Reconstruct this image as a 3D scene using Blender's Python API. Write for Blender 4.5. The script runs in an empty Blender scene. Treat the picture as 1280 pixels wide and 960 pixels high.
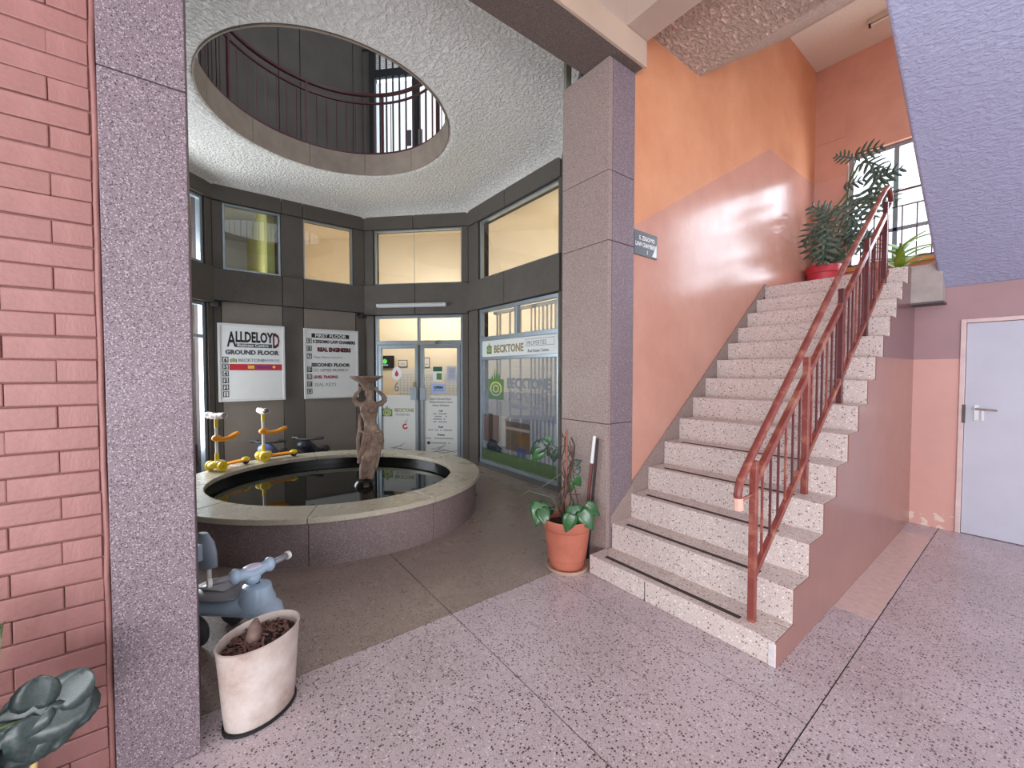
import bpy, bmesh, math, random
from mathutils import Matrix, Vector, Euler
random.seed(7)
SC = bpy.context.scene
COL = SC.collection
R = math.radians
PI = math.pi

# ------------------------------------------------------------------ camera, world, lights, exposure
cd = bpy.data.cameras.new('camera'); cam = bpy.data.objects.new('camera', cd); COL.objects.link(cam)
cam.location = (0, 0, 1.5); cam.rotation_euler = (R(90 - 1.69), 0, R(52.6))
cd.sensor_width = 36; cd.lens = 508 / 1280 * 36; cd.clip_start = .02; cd.clip_end = 200
SC.camera = cam
SC.view_settings.view_transform = 'Standard'; SC.view_settings.look = 'None'
SC.view_settings.gamma = 1; SC.view_settings.use_curve_mapping = False
SC.view_settings.exposure = -0.15
W = bpy.data.worlds.new('sky'); SC.world = W; W.use_nodes = True
W.node_tree.nodes['Background'].inputs[0].default_value = (.84, .9, 1, 1)
W.node_tree.nodes['Background'].inputs[1].default_value = 2.2

def area_light(name, loc, rot, sx, sy, power, color=(1, 1, 1)):
    l = bpy.data.lights.new(name, 'AREA'); l.shape = 'RECTANGLE'; l.size = sx; l.size_y = sy
    l.energy = power; l.color = color
    o = bpy.data.objects.new(name, l); COL.objects.link(o); o.location = loc; o.rotation_euler = rot
    return o
# daylight through the landing window, and from the open entrance side behind the camera
area_light('window_daylight', (-.75, 7.6, 3.75), (R(-98), 0, 0), 2.2, 1.7, 140, (.8, .89, 1))
area_light('entrance_daylight_bounce', (3.4, -3.2, 1.0), (R(108), 0, R(52)), 6, 1.9, 380, (.95, .96, 1))  # tilted up, an added stand-in for bounce off unseen sunny pavement
# assumed daylight, source unseen, of the glazed room at the far left of the rotunda
area_light('assumed_rotunda_daylight', (-6.75, -.85, 1.9), (R(100), 0, R(-45.3)), 1.4, 3.0, 230, (.88, .94, 1))

# ------------------------------------------------------------------ helpers
def lin(c):
    return tuple((v / 12.92 if v <= .04045 else ((v + .055) / 1.055) ** 2.4) for v in (x / 255 for x in c)) + (1,)

class NT:
    def __init__(s, name):
        s.m = bpy.data.materials.new(name); s.m.use_nodes = True; s.t = s.m.node_tree
        s.b = s.t.nodes['Principled BSDF']; s.out = s.t.nodes['Material Output']
        s.tc = None
    def n(s, typ, **kw):
        o = s.t.nodes.new('ShaderNode' + typ)
        for k, v in kw.items():
            if k.startswith('_'): setattr(o, k[1:], v)
            else: s.set(o, k, v)
        return o
    def set(s, node, key, v):
        i = node.inputs[int(key[1:])] if key[0] == 'i' and key[1:].isdigit() else node.inputs[key.replace('__', ' ')]
        if hasattr(v, 'is_output'): s.t.links.new(v, i)
        elif hasattr(v, 'outputs'): s.t.links.new(v.outputs[0], i)
        else: i.default_value = v
    def co(s, kind='Object'):
        if not s.tc: s.tc = s.n('TexCoord')
        return s.tc.outputs[kind]
    def noise(s, scale, detail=3, rough=.5, vec=None):
        return s.n('TexNoise', Vector=vec or s.co(), Scale=scale, Detail=detail, Roughness=rough)
    def mix(s, f, a, b, blend='MIX'):
        o = s.t.nodes.new('ShaderNodeMix'); o.data_type = 'RGBA'; o.blend_type = blend
        for i, v in ((0, f), (6, a), (7, b)):
            if hasattr(v, 'is_output'): s.t.links.new(v, o.inputs[i])
            elif hasattr(v, 'outputs'): s.t.links.new(v.outputs[0], o.inputs[i])
            else: o.inputs[i].default_value = v
        return o.outputs[2]
    def math(s, op, a, b=0.0):
        o = s.n('Math', _operation=op)
        s.set(o, 'i0', a); s.set(o, 'i1', b)
        return o.outputs[0]
    def ramp(s, f, stops, interp='LINEAR'):
        o = s.n('ValToRGB', Fac=f); cr = o.color_ramp; cr.interpolation = interp
        while len(cr.elements) < len(stops): cr.elements.new(.5)
        for e, (p, c) in zip(cr.elements, stops):
            e.position = p; e.color = c if len(c) == 4 else c + (1,)
        return o.outputs[0]
    def bump(s, h, strength=.3, dist=.01):
        o = s.n('Bump', Height=h, Strength=strength, Distance=dist)
        s.t.links.new(o.outputs[0], s.b.inputs['Normal'])
    def fin(s, color=None, rough=.6, **kw):
        if color is not None: s.set(s.b, 'Base__Color', color)
        s.set(s.b, 'Roughness', rough)
        for k, v in kw.items(): s.set(s.b, k, v)
        return s.m

def plain(name, rgb, rough=.55, var=.12, scale=9, bump=0, **kw):
    """painted / moulded surface: a colour with faint mottling and fine relief"""
    k = NT(name); c = lin(rgb); d = tuple(x * (1 - var) for x in c[:3]) + (1,); e = tuple(min(1, x * (1 + var)) for x in c[:3]) + (1,)
    nz = k.noise(scale, 4, .6)
    col = k.ramp(nz, [(.3, d), (.7, e)])
    if bump: k.bump(k.noise(scale * 8, 2), bump, .004)
    return k.fin(col, rough, **kw)

def terrazzo(name, base, dark, light, scale, pd, pl, rough=.4, stain=.15, bump=.05, stain_rgb=None, coat=0):
    k = NT(name); B, D, L = lin(base), lin(dark), lin(light)
    col = B
    st = k.noise(1.3, 4, .6)
    sc = lin(stain_rgb) if stain_rgb else tuple(x * .6 for x in B[:3]) + (1,)
    col = k.mix(k.ramp(st, [(.38, (stain,) * 3), (.66, (0, 0, 0))]), B, sc)
    h = None
    for s_, a in ((scale, 1.0), (scale * 2.3, .8)):
        v = k.n('TexVoronoi', Vector=k.co(), Scale=s_)
        sep = k.n('SeparateColor', Color=v.outputs['Color'])
        rnd = sep.outputs[0]
        blob = k.ramp(v.outputs['Distance'], [(.30, (1, 1, 1)), (.46, (0, 0, 0))])
        md = k.math('MULTIPLY', k.math('MULTIPLY', k.math('LESS_THAN', rnd, pd), blob), a)
        ml = k.math('MULTIPLY', k.math('MULTIPLY', k.math('GREATER_THAN', rnd, 1 - pl), blob), a)
        col = k.mix(md, col, D); col = k.mix(ml, col, L)
    if bump: k.bump(k.noise(90, 2), bump, .003)
    rr = k.ramp(k.noise(3, 4, .65), [(.3, (rough * .75,) * 3), (.75, (min(1, rough * 1.3),) * 3)])
    return k.fin(col, rr, Coat__Weight=coat)

def emit(name, rgb, strength):
    k = NT(name); k.set(k.b, 'Base__Color', (0, 0, 0, 1)); k.set(k.b, 'Emission__Color', lin(rgb)); k.set(k.b, 'Emission__Strength', strength)
    return k.m

def glass(name, tint=(255, 255, 255), refl=1.0, film=0.0, film_rgb=(235, 238, 238), through=.4):
    k = NT(name)
    tr = k.n('BsdfTransparent', Color=lin(tint)); gl = k.n('BsdfGlossy', Roughness=.01)
    lw = k.n('LayerWeight', Blend=.5)
    fr = k.math('ADD', k.math('MULTIPLY', k.math('POWER', lw.outputs['Facing'], 5.0), .9), .045)
    m = k.n('MixShader', i0=k.math('MULTIPLY', fr, refl), i1=tr, i2=gl)
    last = m
    if film:
        k.t.nodes.remove(k.b)
        df = k.n('BsdfDiffuse', Color=lin(film_rgb)); tl = k.n('BsdfTranslucent', Color=lin(film_rgb))
        a = k.n('MixShader', i0=through, i1=df, i2=tl)
        last = k.n('MixShader', i0=film, i1=m, i2=a)
    k.t.links.new(last.outputs[0], k.out.inputs[0])
    return k.m

def stucco(name, rgb, scale, strength, dist, stretch=(1, 1, 1), rough=.8, dark=.72):
    k = NT(name); mp = k.n('Mapping', Vector=k.co()); mp.inputs['Scale'].default_value = stretch
    warp = k.noise(scale * .5, 2, .5, mp.outputs[0])
    v = k.n('VectorMath', _operation='MULTIPLY_ADD', i0=warp.outputs['Color'], i1=(.07, .07, .07), i2=mp.outputs[0])
    a = k.noise(scale, 4, .55, v.outputs[0])
    h = k.ramp(a, [(.36, (0, 0, 0)), (.62, (1, 1, 1))])
    k.bump(h, strength, dist)
    c = lin(rgb); d = tuple(x * dark for x in c[:3]) + (1,)
    return k.fin(k.mix(h, d, c), rough)

class MB:
    """collects shapes; build() links them as ONE mesh object"""
    def __init__(s, M=None): s.v = []; s.f = []; s.M = M
    def add(s, vs, fs, M=None):
        o = len(s.v)
        for p in vs:
            p = Vector(p)
            if M is not None: p = M @ p
            if s.M is not None: p = s.M @ p
            s.v.append(p)
        s.f += [tuple(i + o for i in f) for f in fs]
        return s
    def box(s, x0, x1, y0, y1, z0, z1, M=None):
        vs = [(x, y, z) for x in (x0, x1) for y in (y0, y1) for z in (z0, z1)]
        return s.add(vs, [(0, 1, 3, 2), (4, 6, 7, 5), (0, 4, 5, 1), (2, 3, 7, 6), (0, 2, 6, 4), (1, 5, 7, 3)], M)
    def prism(s, poly, z0, z1, M=None):
        n = len(poly)
        vs = [(x, y, z0) for x, y in poly] + [(x, y, z1) for x, y in poly]
        fs = [tuple(range(n - 1, -1, -1)), tuple(range(n, 2 * n))]
        fs += [(i, (i + 1) % n, n + (i + 1) % n, n + i) for i in range(n)]
        return s.add(vs, fs, M)
    def lathe(s, prof, n=24, M=None, sx=1, sy=1, cap=True, a0=0, a1=2 * PI):
        full = abs(a1 - a0 - 2 * PI) < 1e-6; m = n if full else n + 1
        vs = [(r * math.cos(a0 + (a1 - a0) * i / n) * sx, r * math.sin(a0 + (a1 - a0) * i / n) * sy, z) for r, z in prof for i in range(m)]
        fs = []
        for j in range(len(prof) - 1):
            for i in range(n):
                a = j * m + i; b = j * m + (i + 1) % m
                fs.append((a, b, b + m, a + m))
        if cap and full:
            if prof[0][0] > 1e-6: fs.append(tuple(range(n - 1, -1, -1)))
            if prof[-1][0] > 1e-6: fs.append(tuple((len(prof) - 1) * m + i for i in range(n)))
        return s.add(vs, fs, M)
    def tube(s, pts, rad, n=8, M=None, flat=None, cap=True):
        pts = [Vector(p) for p in pts]; k = len(pts)
        rad = rad if isinstance(rad, (list, tuple)) else [rad] * k
        vs = []; up = None
        for i, p in enumerate(pts):
            t = (pts[min(i + 1, k - 1)] - pts[max(i - 1, 0)]).normalized()
            if up is None:
                up = Vector((0, 0, 1)) if abs(t.z) < .9 else Vector((0, 1, 0))
            u = t.cross(up)
            if u.length < 1e-4: u = t.orthogonal()
            u.normalize(); w = u.cross(t).normalized(); up = w
            r = rad[i]; ru, rw = (r if isinstance(r, (tuple, list)) else (r, r))
            for j in range(n):
                a = 2 * PI * j / n
                vs.append(p + u * (ru * math.cos(a)) + w * (rw * math.sin(a)))
        fs = [(i * n + j, i * n + (j + 1) % n, (i + 1) * n + (j + 1) % n, (i + 1) * n + j) for i in range(k - 1) for j in range(n)]
        if cap: fs += [tuple(range(n - 1, -1, -1)), tuple((k - 1) * n + j for j in range(n))]
        return s.add(vs, fs, M)
    def loft(s, secs, n=16, M=None):
        """stacked horizontal ellipses: (x, y, z, rx, ry)"""
        vs = [(x + rx * math.cos(2 * PI * j / n), y + ry * math.sin(2 * PI * j / n), z) for x, y, z, rx, ry in secs for j in range(n)]
        k = len(secs)
        fs = [(i * n + j, i * n + (j + 1) % n, (i + 1) * n + (j + 1) % n, (i + 1) * n + j) for i in range(k - 1) for j in range(n)]
        fs += [tuple(range(n - 1, -1, -1)), tuple((k - 1) * n + j for j in range(n))]
        return s.add(vs, fs, M)
    def ball(s, c, rx, ry=None, rz=None, n=14, M=None):
        ry = ry or rx; rz = rz or rx; m = n // 2
        T = Matrix.Translation(c)
        return s.lathe([(max(1e-7, math.sin(PI * i / m)), -math.cos(PI * i / m) * rz) for i in range(m + 1)], n, (M @ T if M else T), rx, ry, False)
    def sheet(s, grid, M=None):
        h = len(grid); w = len(grid[0])
        return s.add([p for r in grid for p in r], [(i * w + j, i * w + j + 1, (i + 1) * w + j + 1, (i + 1) * w + j) for i in range(h - 1) for j in range(w - 1)], M)
    def mesh(s, name):
        me = bpy.data.meshes.new(name); me.from_pydata([tuple(p) for p in s.v], [], s.f); me.update()
        bm = bmesh.new(); bm.from_mesh(me); bmesh.ops.recalc_face_normals(bm, faces=bm.faces); bm.to_mesh(me); bm.free()
        return me
    def build(s, name, mat, parent=None, loc=None, rot=None, smooth=False, bevel=0, seg=2, thick=0):
        me = s.mesh(name); o = bpy.data.objects.new(name, me); COL.objects.link(o)
        if mat: me.materials.append(mat)
        if parent: o.parent = parent
        if loc: o.location = loc
        if rot: o.rotation_euler = rot
        if smooth:
            for p in me.polygons: p.use_smooth = True
            if smooth is not True:
                try: me.set_sharp_from_angle(angle=R(smooth))
                except Exception: pass
        if thick:
            q = o.modifiers.new('thickness', 'SOLIDIFY'); q.thickness = thick; q.offset = 0
        if bevel:
            q = o.modifiers.new('bevel', 'BEVEL'); q.width = bevel; q.segments = seg; q.limit_method = 'ANGLE'; q.angle_limit = R(40)
        return o

def tag(o, label=None, cat=None, group=None, kind=None):
    if label: o['label'] = label
    if cat: o['category'] = cat
    if group: o['group'] = group
    if kind: o['kind'] = kind
    return o
def empty(name, loc=(0, 0, 0), rz=0, label=None, cat=None, group=None, kind=None, parent=None):
    o = bpy.data.objects.new(name, None); COL.objects.link(o); o.location = loc; o.rotation_euler = (0, 0, rz)
    o.empty_display_size = .1
    if parent: o.parent = parent
    return tag(o, label, cat, group, kind)
def struct(o): o['kind'] = 'structure'; return o
def share(src, name=None, parent=None, M=None, loc=None):
    o = src.copy(); COL.objects.link(o)
    if parent: o.parent = parent
    if loc: o.location = loc
    return o
def frame(o, r, n=None):
    """matrix with columns right, up(z), outward normal = right x up"""
    r = Vector(r).normalized(); u = Vector((0, 0, 1)); n = r.cross(u)
    M = Matrix((r, u, n)).transposed().to_4x4(); M.translation = Vector(o); return M
FONT_CACHE = {}
def text(body, size, M, mat, parent, name='lettering', sx=1.0, bold=0.0, align='LEFT', depth=.0012, label=None):
    cu = bpy.data.curves.new('t', 'FONT'); cu.body = body; cu.size = size; cu.extrude = depth; cu.offset = bold
    cu.align_x = align; cu.resolution_u = 2
    to = bpy.data.objects.new('t', cu); me = bpy.data.meshes.new_from_object(to)
    bpy.data.objects.remove(to); bpy.data.curves.remove(cu)
    me.name = name; me.transform(M @ Matrix.Diagonal((sx, 1, 1, 1)))
    me.materials.clear(); me.materials.append(mat)
    o = bpy.data.objects.new(name, me); COL.objects.link(o); o.parent = parent
    if label: o['label'] = label
    return o

# ------------------------------------------------------------------ materials
M_floor = terrazzo('floor_terrazzo', (206, 190, 195), (78, 58, 60), (222, 210, 212), 84, .32, .14, .3, .35, .03, (150, 132, 128))
M_floor_dim = terrazzo('dimmed_floor_terrazzo', (160, 143, 134), (104, 86, 80), (180, 164, 154), 72, .24, .14, .3, .3, .03, (124, 108, 98))  # floor terrazzo darkened and browned: the rotunda's dim warm light is in the colour
M_joint = plain('floor_joint', (58, 50, 50), .9)
M_strip = plain('smooth_screed', (214, 186, 178), .12, .1, 22, .25)
M_pillar = terrazzo('pillar_terrazzo', (122, 106, 112), (64, 52, 58), (172, 156, 162), 150, .34, .22, .55, .1, .08)
M_pillar_tan = terrazzo('pillar_terrazzo_tan', (154, 134, 127), (98, 80, 78), (188, 172, 164), 150, .3, .2, .55, .1, .08)
M_beam = terrazzo('beam_terrazzo', (104, 90, 84), (70, 58, 54), (130, 116, 108), 130, .3, .2, .7, .2, .05)
M_step = terrazzo('step_terrazzo', (212, 196, 190), (112, 90, 84), (236, 226, 220), 75, .17, .2, .4, .2, .04, (176, 158, 152))
M_conc = terrazzo('rotunda_concrete', (92, 86, 79), (66, 60, 55), (110, 104, 96), 150, .2, .16, .7, .55, .05, (88, 82, 76))
M_conc_l = terrazzo('rotunda_concrete_pale', (128, 119, 110), (98, 90, 83), (152, 144, 134), 150, .22, .2, .7, .45, .05, (116, 106, 98))
M_fascia = plain('fascia_concrete', (150, 136, 122), .7, .16, 5, .1)
M_basin = terrazzo('basin_terrazzo', (132, 114, 112), (84, 68, 68), (164, 148, 144), 120, .3, .2, .5, .5, .05, (92, 78, 76))
M_coping = terrazzo('coping_terrazzo', (180, 171, 152), (146, 135, 119), (200, 192, 175), 130, .2, .2, .3, .06, .03)
M_stucco = stucco('rotunda_stucco', (248, 246, 240), 30, .8, .022, dark=.88)
M_stucco_l = stucco('landing_stucco', (238, 214, 196), 26, 1.0, .035, (1.6, .8, 1))
M_stucco_s = stucco('smooth_stucco', (238, 224, 204), 60, .35, .01, dark=.93)
M_lav = stucco('skylit_roughcast', (174, 177, 206), 34, .45, .014, (.8, 1.5, 1.5), .6, .95)  # bluish cast of the window's skylight put into pale grey roughcast
M_tan = plain('tan_paint', (190, 166, 146), .55, .08, 3, .05)
M_bgrey = plain('beam_paint', (184, 164, 150), .6, .08, 3, .05)
M_pink_side = plain('brown_pink_paint', (176, 124, 114), .32, .16, 3, .08)
M_frame = plain('aluminium', (158, 170, 178), .35, .08, 6, 0, Metallic=.55)
M_black = plain('black_plastic', (24, 24, 26), .5)
M_white = plain('white_paint', (232, 230, 226), .5, .05)
M_cream = plain('cream_wall', (240, 226, 198), .7, .03, 2)
M_yellow = plain('yellow_wall', (216, 208, 128), .7, .03, 2)
M_greengrey = plain('office_grey', (192, 186, 182), .7, .04, 2)
M_glass = glass('glass')
M_glass_dim = glass('glass_tinted', (246, 250, 247))
M_film = glass('frosted_film', (240, 243, 243), .7, .88)
M_film_up = glass('bright_film', (240, 246, 248), .7, .9, (250, 252, 252), .85)
M_rail = None
def rail_material():
    k = NT('worn_red_rail'); nz = k.noise(7, 5, .65)
    c = k.ramp(nz, [(.0, lin((104, 46, 42))), (.5, lin((134, 64, 56))), (.61, lin((164, 102, 84))), (.72, lin((184, 146, 116)))])
    k.bump(k.noise(60, 2), .15, .003)
    return k.fin(c, .38)
M_rail = rail_material()
M_rail_d = plain('dark_red_rail', (92, 42, 44), .42, .2, 12)
M_brick = None
def brick_material():
    k = NT('painted_brick'); a = k.noise(4, 4, .6); b = k.noise(38, 3, .6)
    sp = k.co(); z = k.n('SeparateXYZ', Vector=sp).outputs[2]
    c = k.ramp(a, [(.3, lin((140, 94, 88))), (.55, lin((154, 106, 100))), (.75, lin((164, 118, 112)))])
    d = k.mix(k.ramp(b, [(.6, (0, 0, 0)), (.75, (.4,) * 3)]), c, lin((116, 78, 76)))
    k.bump(k.noise(55, 4, .6), .35, .006)
    return k.fin(d, .5)
M_brick = brick_material()

def orange_wall():
    """upper matt orange, lower glossy pink dado whose edge climbs with the stairs"""
    k = NT('orange_wall'); s = k.n('SeparateXYZ', Vector=k.co()); y, z = s.outputs[1], s.outputs[2]
    line = k.math('MINIMUM', k.math('ADD', k.math('MULTIPLY', y, .56), 1.125), 4.14)
    wob = k.math('MULTIPLY', k.noise(6, 2).outputs[0], .012)
    low = k.math('LESS_THAN', k.math('ADD', z, wob), line)
    n1 = k.noise(2.2, 5, .6); n2 = k.noise(30, 4, .7)
    up = k.ramp(n1, [(.3, lin((204, 136, 98))), (.7, lin((218, 153, 114)))])
    dn = k.ramp(n1, [(.3, lin((194, 140, 122))), (.7, lin((206, 154, 136)))])
    scr = k.ramp(n2, [(.66, (0, 0, 0)), (.72, (.5,) * 3)])
    col = k.mix(low, up, dn); col = k.mix(scr, col, lin((226, 180, 160)))
    rough = k.mix(low, (.55,) * 3 + (1,), k.ramp(k.noise(14, 4, .7), [(.3, (.17,) * 3), (.75, (.27,) * 3)]))
    k.bump(k.noise(9, 4, .6), .16, .008)
    return k.fin(col, rough, Specular__IOR__Level=.32)
M_orange = orange_wall()
def two_tone(name, top, bot, h, rough_b=.35, flake=.14):
    k = NT(name); z = k.n('SeparateXYZ', Vector=k.co()).outputs[2]
    low = k.math('LESS_THAN', z, h); n1 = k.noise(2.5, 4, .6)
    t = k.ramp(n1, [(.3, lin(tuple(v * .93 for v in top))), (.7, lin(top))]); b = k.ramp(n1, [(.3, lin(tuple(v * .95 for v in bot))), (.7, lin(bot))])
    col = k.mix(low, t, b)
    # flaking at the damp foot of the wall
    ft = k.math('MULTIPLY', k.math('LESS_THAN', z, flake), k.ramp(k.noise(14, 4, .6), [(.55, (0, 0, 0)), (.6, (.8,) * 3)]))
    col = k.mix(ft, col, lin((238, 218, 198)))
    k.bump(k.noise(18, 4, .6), .12, .006)
    return k.fin(col, rough_b)
M_doorwall = two_tone('door_wall_paint', (176, 138, 140), (224, 170, 158), 1.622)
M_sidewall = two_tone('stair_side_paint', (128, 92, 92), (152, 108, 98), 1.622, .24, -1)
M_backwall = two_tone('back_wall_paint', (230, 168, 144), (234, 174, 158), 4.14)

# ------------------------------------------------------------------ setting: floor
fl = struct(MB().box(-11, 7, -7, 7, -.12, -.006).build('floor', M_joint))
g = .003
SLABS = [(-2.2, -.577, 1.21, 2.025), (-2.2, -.577, -.45, 1.21), (-2.2, -.577, -2.1, -.45), (-7.3, -2.2, 1.21, 3.72), (-7.3, -2.2, -1.4, 1.21),
         (-2.2, -.577, 2.025, 5.7), (-.577, .75, 2.7, 3.95), (-.577, .75, 3.95, 5.7), (-.577, .75, .9, 2.7), (-.577, .75, -.9, .9),
         (.75, 2.4, 2.7, 5.7), (.75, 2.4, .9, 2.7), (.75, 2.4, -.9, .9), (-2.2, 2.4, -7, -2.1), (-.577, 2.4, -2.1, -.9), (2.4, 7, -7, 5.7)]
for x0, x1, y0, y1 in SLABS:
    MB().box(x0 + g, x1 - g, y0 + g, y1 - g, -.05, 0).build('floor_slab', M_floor_dim if x0 < -7 else M_floor, fl)
tag(MB().box(-.785, -.583, 3.2, 5.24, -.01, .0012).build('smooth_strip', M_strip, fl), 'smooth pale repaired strip of floor')

# ------------------------------------------------------------------ setting: rotunda walls
P = [(-7.05, .15), (-7.05, 2.235), (-5.765, 3.505), (-3.6, 3.505), (-2.45, 2.62), (-2.45, -.2), (-3.6, -1.12), (-5.765, -1.12)]
def side(name, A, B, panels, dz=0, backing=None):
    A = Vector((A[0], A[1], dz)); B = Vector((B[0], B[1], dz)); M = frame(A, B - A); L = (B - A).length
    root = empty(name, kind='structure')
    back = MB(M)
    for p in panels:
        s0, s1, z0, z1 = p[:4]; pr = p[4] if len(p) > 4 else 0; m = p[5] if len(p) > 5 else M_conc
        back.box(s0 - .002, s1 + .002, z0, z1, -.2, -.012)
        MB(M).box(s0 + .004, s1 - .004, z0 + .004, z1 - .004, -.03, pr).build('concrete_panel', m, root, bevel=.003, seg=1)
    back.build('backing', M_joint, root)
    return M, L, root
def glazing(n, M, s0, s1, z0, z1, mull=(), rails=(), w=.045, glassm=None, parent=None, d0=-.1, d1=-.03):
    """frame members and panes of one window"""
    root = parent or empty('window_%d' % n, kind='structure')
    xs = [s0] + list(mull) + [s1]; zs = [z0] + list(rails) + [z1]
    f = MB(M)
    f.box(s0, s0 + w, z0, z1, d0, d1).box(s1 - w, s1, z0, z1, d0, d1).box(s0 + w, s1 - w, z0, z0 + w, d0, d1).box(s0 + w, s1 - w, z1 - w, z1, d0, d1)
    for x in mull: f.box(x - w / 2, x + w / 2, z0 + w, z1 - w, d0, d1)
    for z in rails: f.box(s0 + w, s1 - w, z - w / 2, z + w / 2, d0, d1)
    f.build('window_frame', M_frame, root, bevel=.004, seg=1)
    dm = (d0 + d1) / 2
    for i in range(len(xs) - 1):
        for j in range(len(zs) - 1):
            MB(M).box(xs[i] + w * .5, xs[i + 1] - w * .5, zs[j] + w * .5, zs[j + 1] - w * .5, dm - .003, dm + .003).build('pane', glassm or M_glass, root)
    return root

def rotunda_storey(dz, up):
    y = lambda v: v - .15
    BC = []
    for a, b, m in ((.15, .24, M_conc), (.24, 1.0, M_conc_l), (1.0, 1.29, M_conc), (1.29, 2.08, M_conc_l), (2.08, 2.235, M_conc)):
        if up: BC.append((y(a), y(b), 0, 4.2, 0, M_conc))
        else: BC.append((y(a), y(b), 0, 2.5, 0, m))
    if not up:
        for a, b in ((.15, 1.0), (1.0, 1.29), (1.29, 2.235)):
            BC += [(y(a), y(b), 2.5, 2.95, .03), (y(a), y(b), 3.89, 4.3, .02)]
        BC += [(y(.15), y(.27), 2.95, 3.89), (y(.99), y(1.3), 2.95, 3.89), (y(2.05), y(2.235), 2.95, 3.89)]
    D = [(0, .16, 0, 2.46), (1.71, 1.806, 0, 2.46), (0, .9, 2.46, 2.97, .03), (.9, 1.806, 2.46, 2.97, .03),
         (0, .16, 2.97, 3.89), (1.70, 1.806, 2.97, 3.89), (0, .87, 3.89, 4.3, .02), (.87, 1.806, 3.89, 4.3, .02)]
    Ew = [(0, .285, 0, 2.49), (2.11, 2.165, 0, 2.49), (0, 1.02, 2.49, 2.95, .03), (1.02, 2.165, 2.49, 2.95, .03),
          (0, .3, 2.95, 3.87), (2.11, 2.165, 2.95, 3.87), (0, 1.02, 3.87, 4.3, .02), (1.02, 2.165, 3.87, 4.3, .02)]
    sfx = '_upper' if up else ''
    bc = side('wall_back' + sfx, P[0], P[1], BC, dz)
    d = side('wall_entrance' + sfx, P[1], P[2], D, dz)
    e = side('wall_shop' + sfx, P[2], P[3], Ew, dz)
    a = side('wall_left' + sfx, P[7], P[0], D, dz)
    top = 4.2 if up else 4.3
    side('wall_right' + sfx, P[3], P[4], [(0, .5, 0, top), (.5, 1.451, 0, top)], dz)
    side('wall_near' + sfx, P[6], P[7], [(0, 1.05, 0, top), (1.05, 2.165, 0, top)], dz)
    side('wall_corner' + sfx, P[5], P[6], [(0, .7, 0, top), (.7, 1.47, 0, top)], dz)
    return bc, d, e, a
BC, DD, EE, AA = rotunda_storey(0, False)
BC2, DD2, EE2, AA2 = rotunda_storey(4.4, True)
glazing(1, BC[0], .12, .84, 2.95, 3.89, glassm=M_glass_dim, w=.03)
glazing(2, BC[0], 1.15, 1.9, 2.95, 3.89, w=.022)
w3 = glazing(3, DD[0], .16, 1.70, 2.97, 3.89, w=.025)
MB(DD[0]).box(.86, .864, 2.99, 3.87, -.066, -.058).build('glass_joint', M_frame, w3)
glazing(4, EE[0], .3, 2.11, 2.95, 3.87, w=.028)
glazing(5, AA[0], .16, 1.70, 2.97, 3.89, w=.045)
glazing(6, AA[0], .16, 1.71, 0, 2.46, mull=(.93,), rails=(1.99,), w=.05)
glazing(7, DD2[0], .16, 1.71, 2.03, 2.46, mull=(.94,), w=.05, glassm=M_film_up)
glazing(8, EE2[0], .285, 2.11, 0, 2.49, mull=(1.2,), rails=(1.99,), w=.05, glassm=M_film_up)
glazing(9, DD2[0], .16, 1.70, 2.97, 3.89, glassm=M_film_up)
glazing(10, EE2[0], .3, 2.11, 2.95, 3.87, glassm=M_film_up)
glazing(11, AA2[0], .16, 1.71, 0, 2.46, mull=(.93,), glassm=M_film_up)
glazing(12, AA2[0], .16, 1.70, 2.97, 3.89, glassm=M_film_up)

for k_ in range(8):  # posts added behind the corners to close gaps that leaked light
    cxp, cyp = P[k_]; v = Vector((cxp + 4.68, cyp - 1.19)).normalized()
    for z0, z1 in ((0, 4.3), (4.42, 8.5)):
        struct(MB(Matrix.Translation((cxp + v.x * .11, cyp + v.y * .11, 0))).lathe([(.1, z0), (.1, z1)], 12).build('trim_%d' % (20 + k_), M_conc))
# rotunda ceiling with its round well, first-floor slab, unseen roof with a well added to let sky light in
CX, CY, RH = -4.62, 1.175, 1.195
OCT = [(-7.06, .15), (-7.06, 2.235), (-5.765, 3.515), (-3.6, 3.515), (-2.27, 2.62), (-2.27, -.2), (-3.6, -1.13), (-5.765, -1.13)]
def oct_r(a):
    best = 9; d = (math.cos(a), math.sin(a))
    for i in range(8):
        x1, y1 = OCT[i][0] - CX, OCT[i][1] - CY; x2, y2 = OCT[(i + 1) % 8][0] - CX, OCT[(i + 1) % 8][1] - CY
        ex, ey = x2 - x1, y2 - y1; den = d[0] * ey - d[1] * ex
        if abs(den) < 1e-9: continue
        t = (x1 * ey - y1 * ex) / den; u = (x1 * d[1] - y1 * d[0]) / den
        if t > 0 and -1e-6 <= u <= 1 + 1e-6: best = min(best, t)
    return best
def annulus(rings, n=160):
    """rings: (t from well edge to wall, z)"""
    mb = MB(); vs = []
    for t, z in rings:
        for i in range(n):
            a = 2 * PI * i / n; r = RH + (oct_r(a) - RH) * t
            vs.append((CX + r * math.cos(a), CY + r * math.sin(a), z))
    k = len(rings)
    return mb.add(vs, [(j * n + i, j * n + (i + 1) % n, (j + 1) * n + (i + 1) % n, (j + 1) * n + i) for j in range(k - 1) for i in range(n)])
ceil = struct(annulus([(0, 4.36), (0, 4.17), (.02, 4.152), (.06, 4.15), (.15, 4.17), (.35, 4.2), (.7, 4.21), (.82, 4.2), (.9, 4.175), (.96, 4.13), (1, 4.07), (1.001, 4.36), (0, 4.36)]).build('ceiling', M_stucco, smooth=50))
struct(annulus([(0, 4.365), (1, 4.365), (1, 4.42), (0, 4.42), (0, 4.365)], 64).build('floor_upper', M_conc_l))
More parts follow.
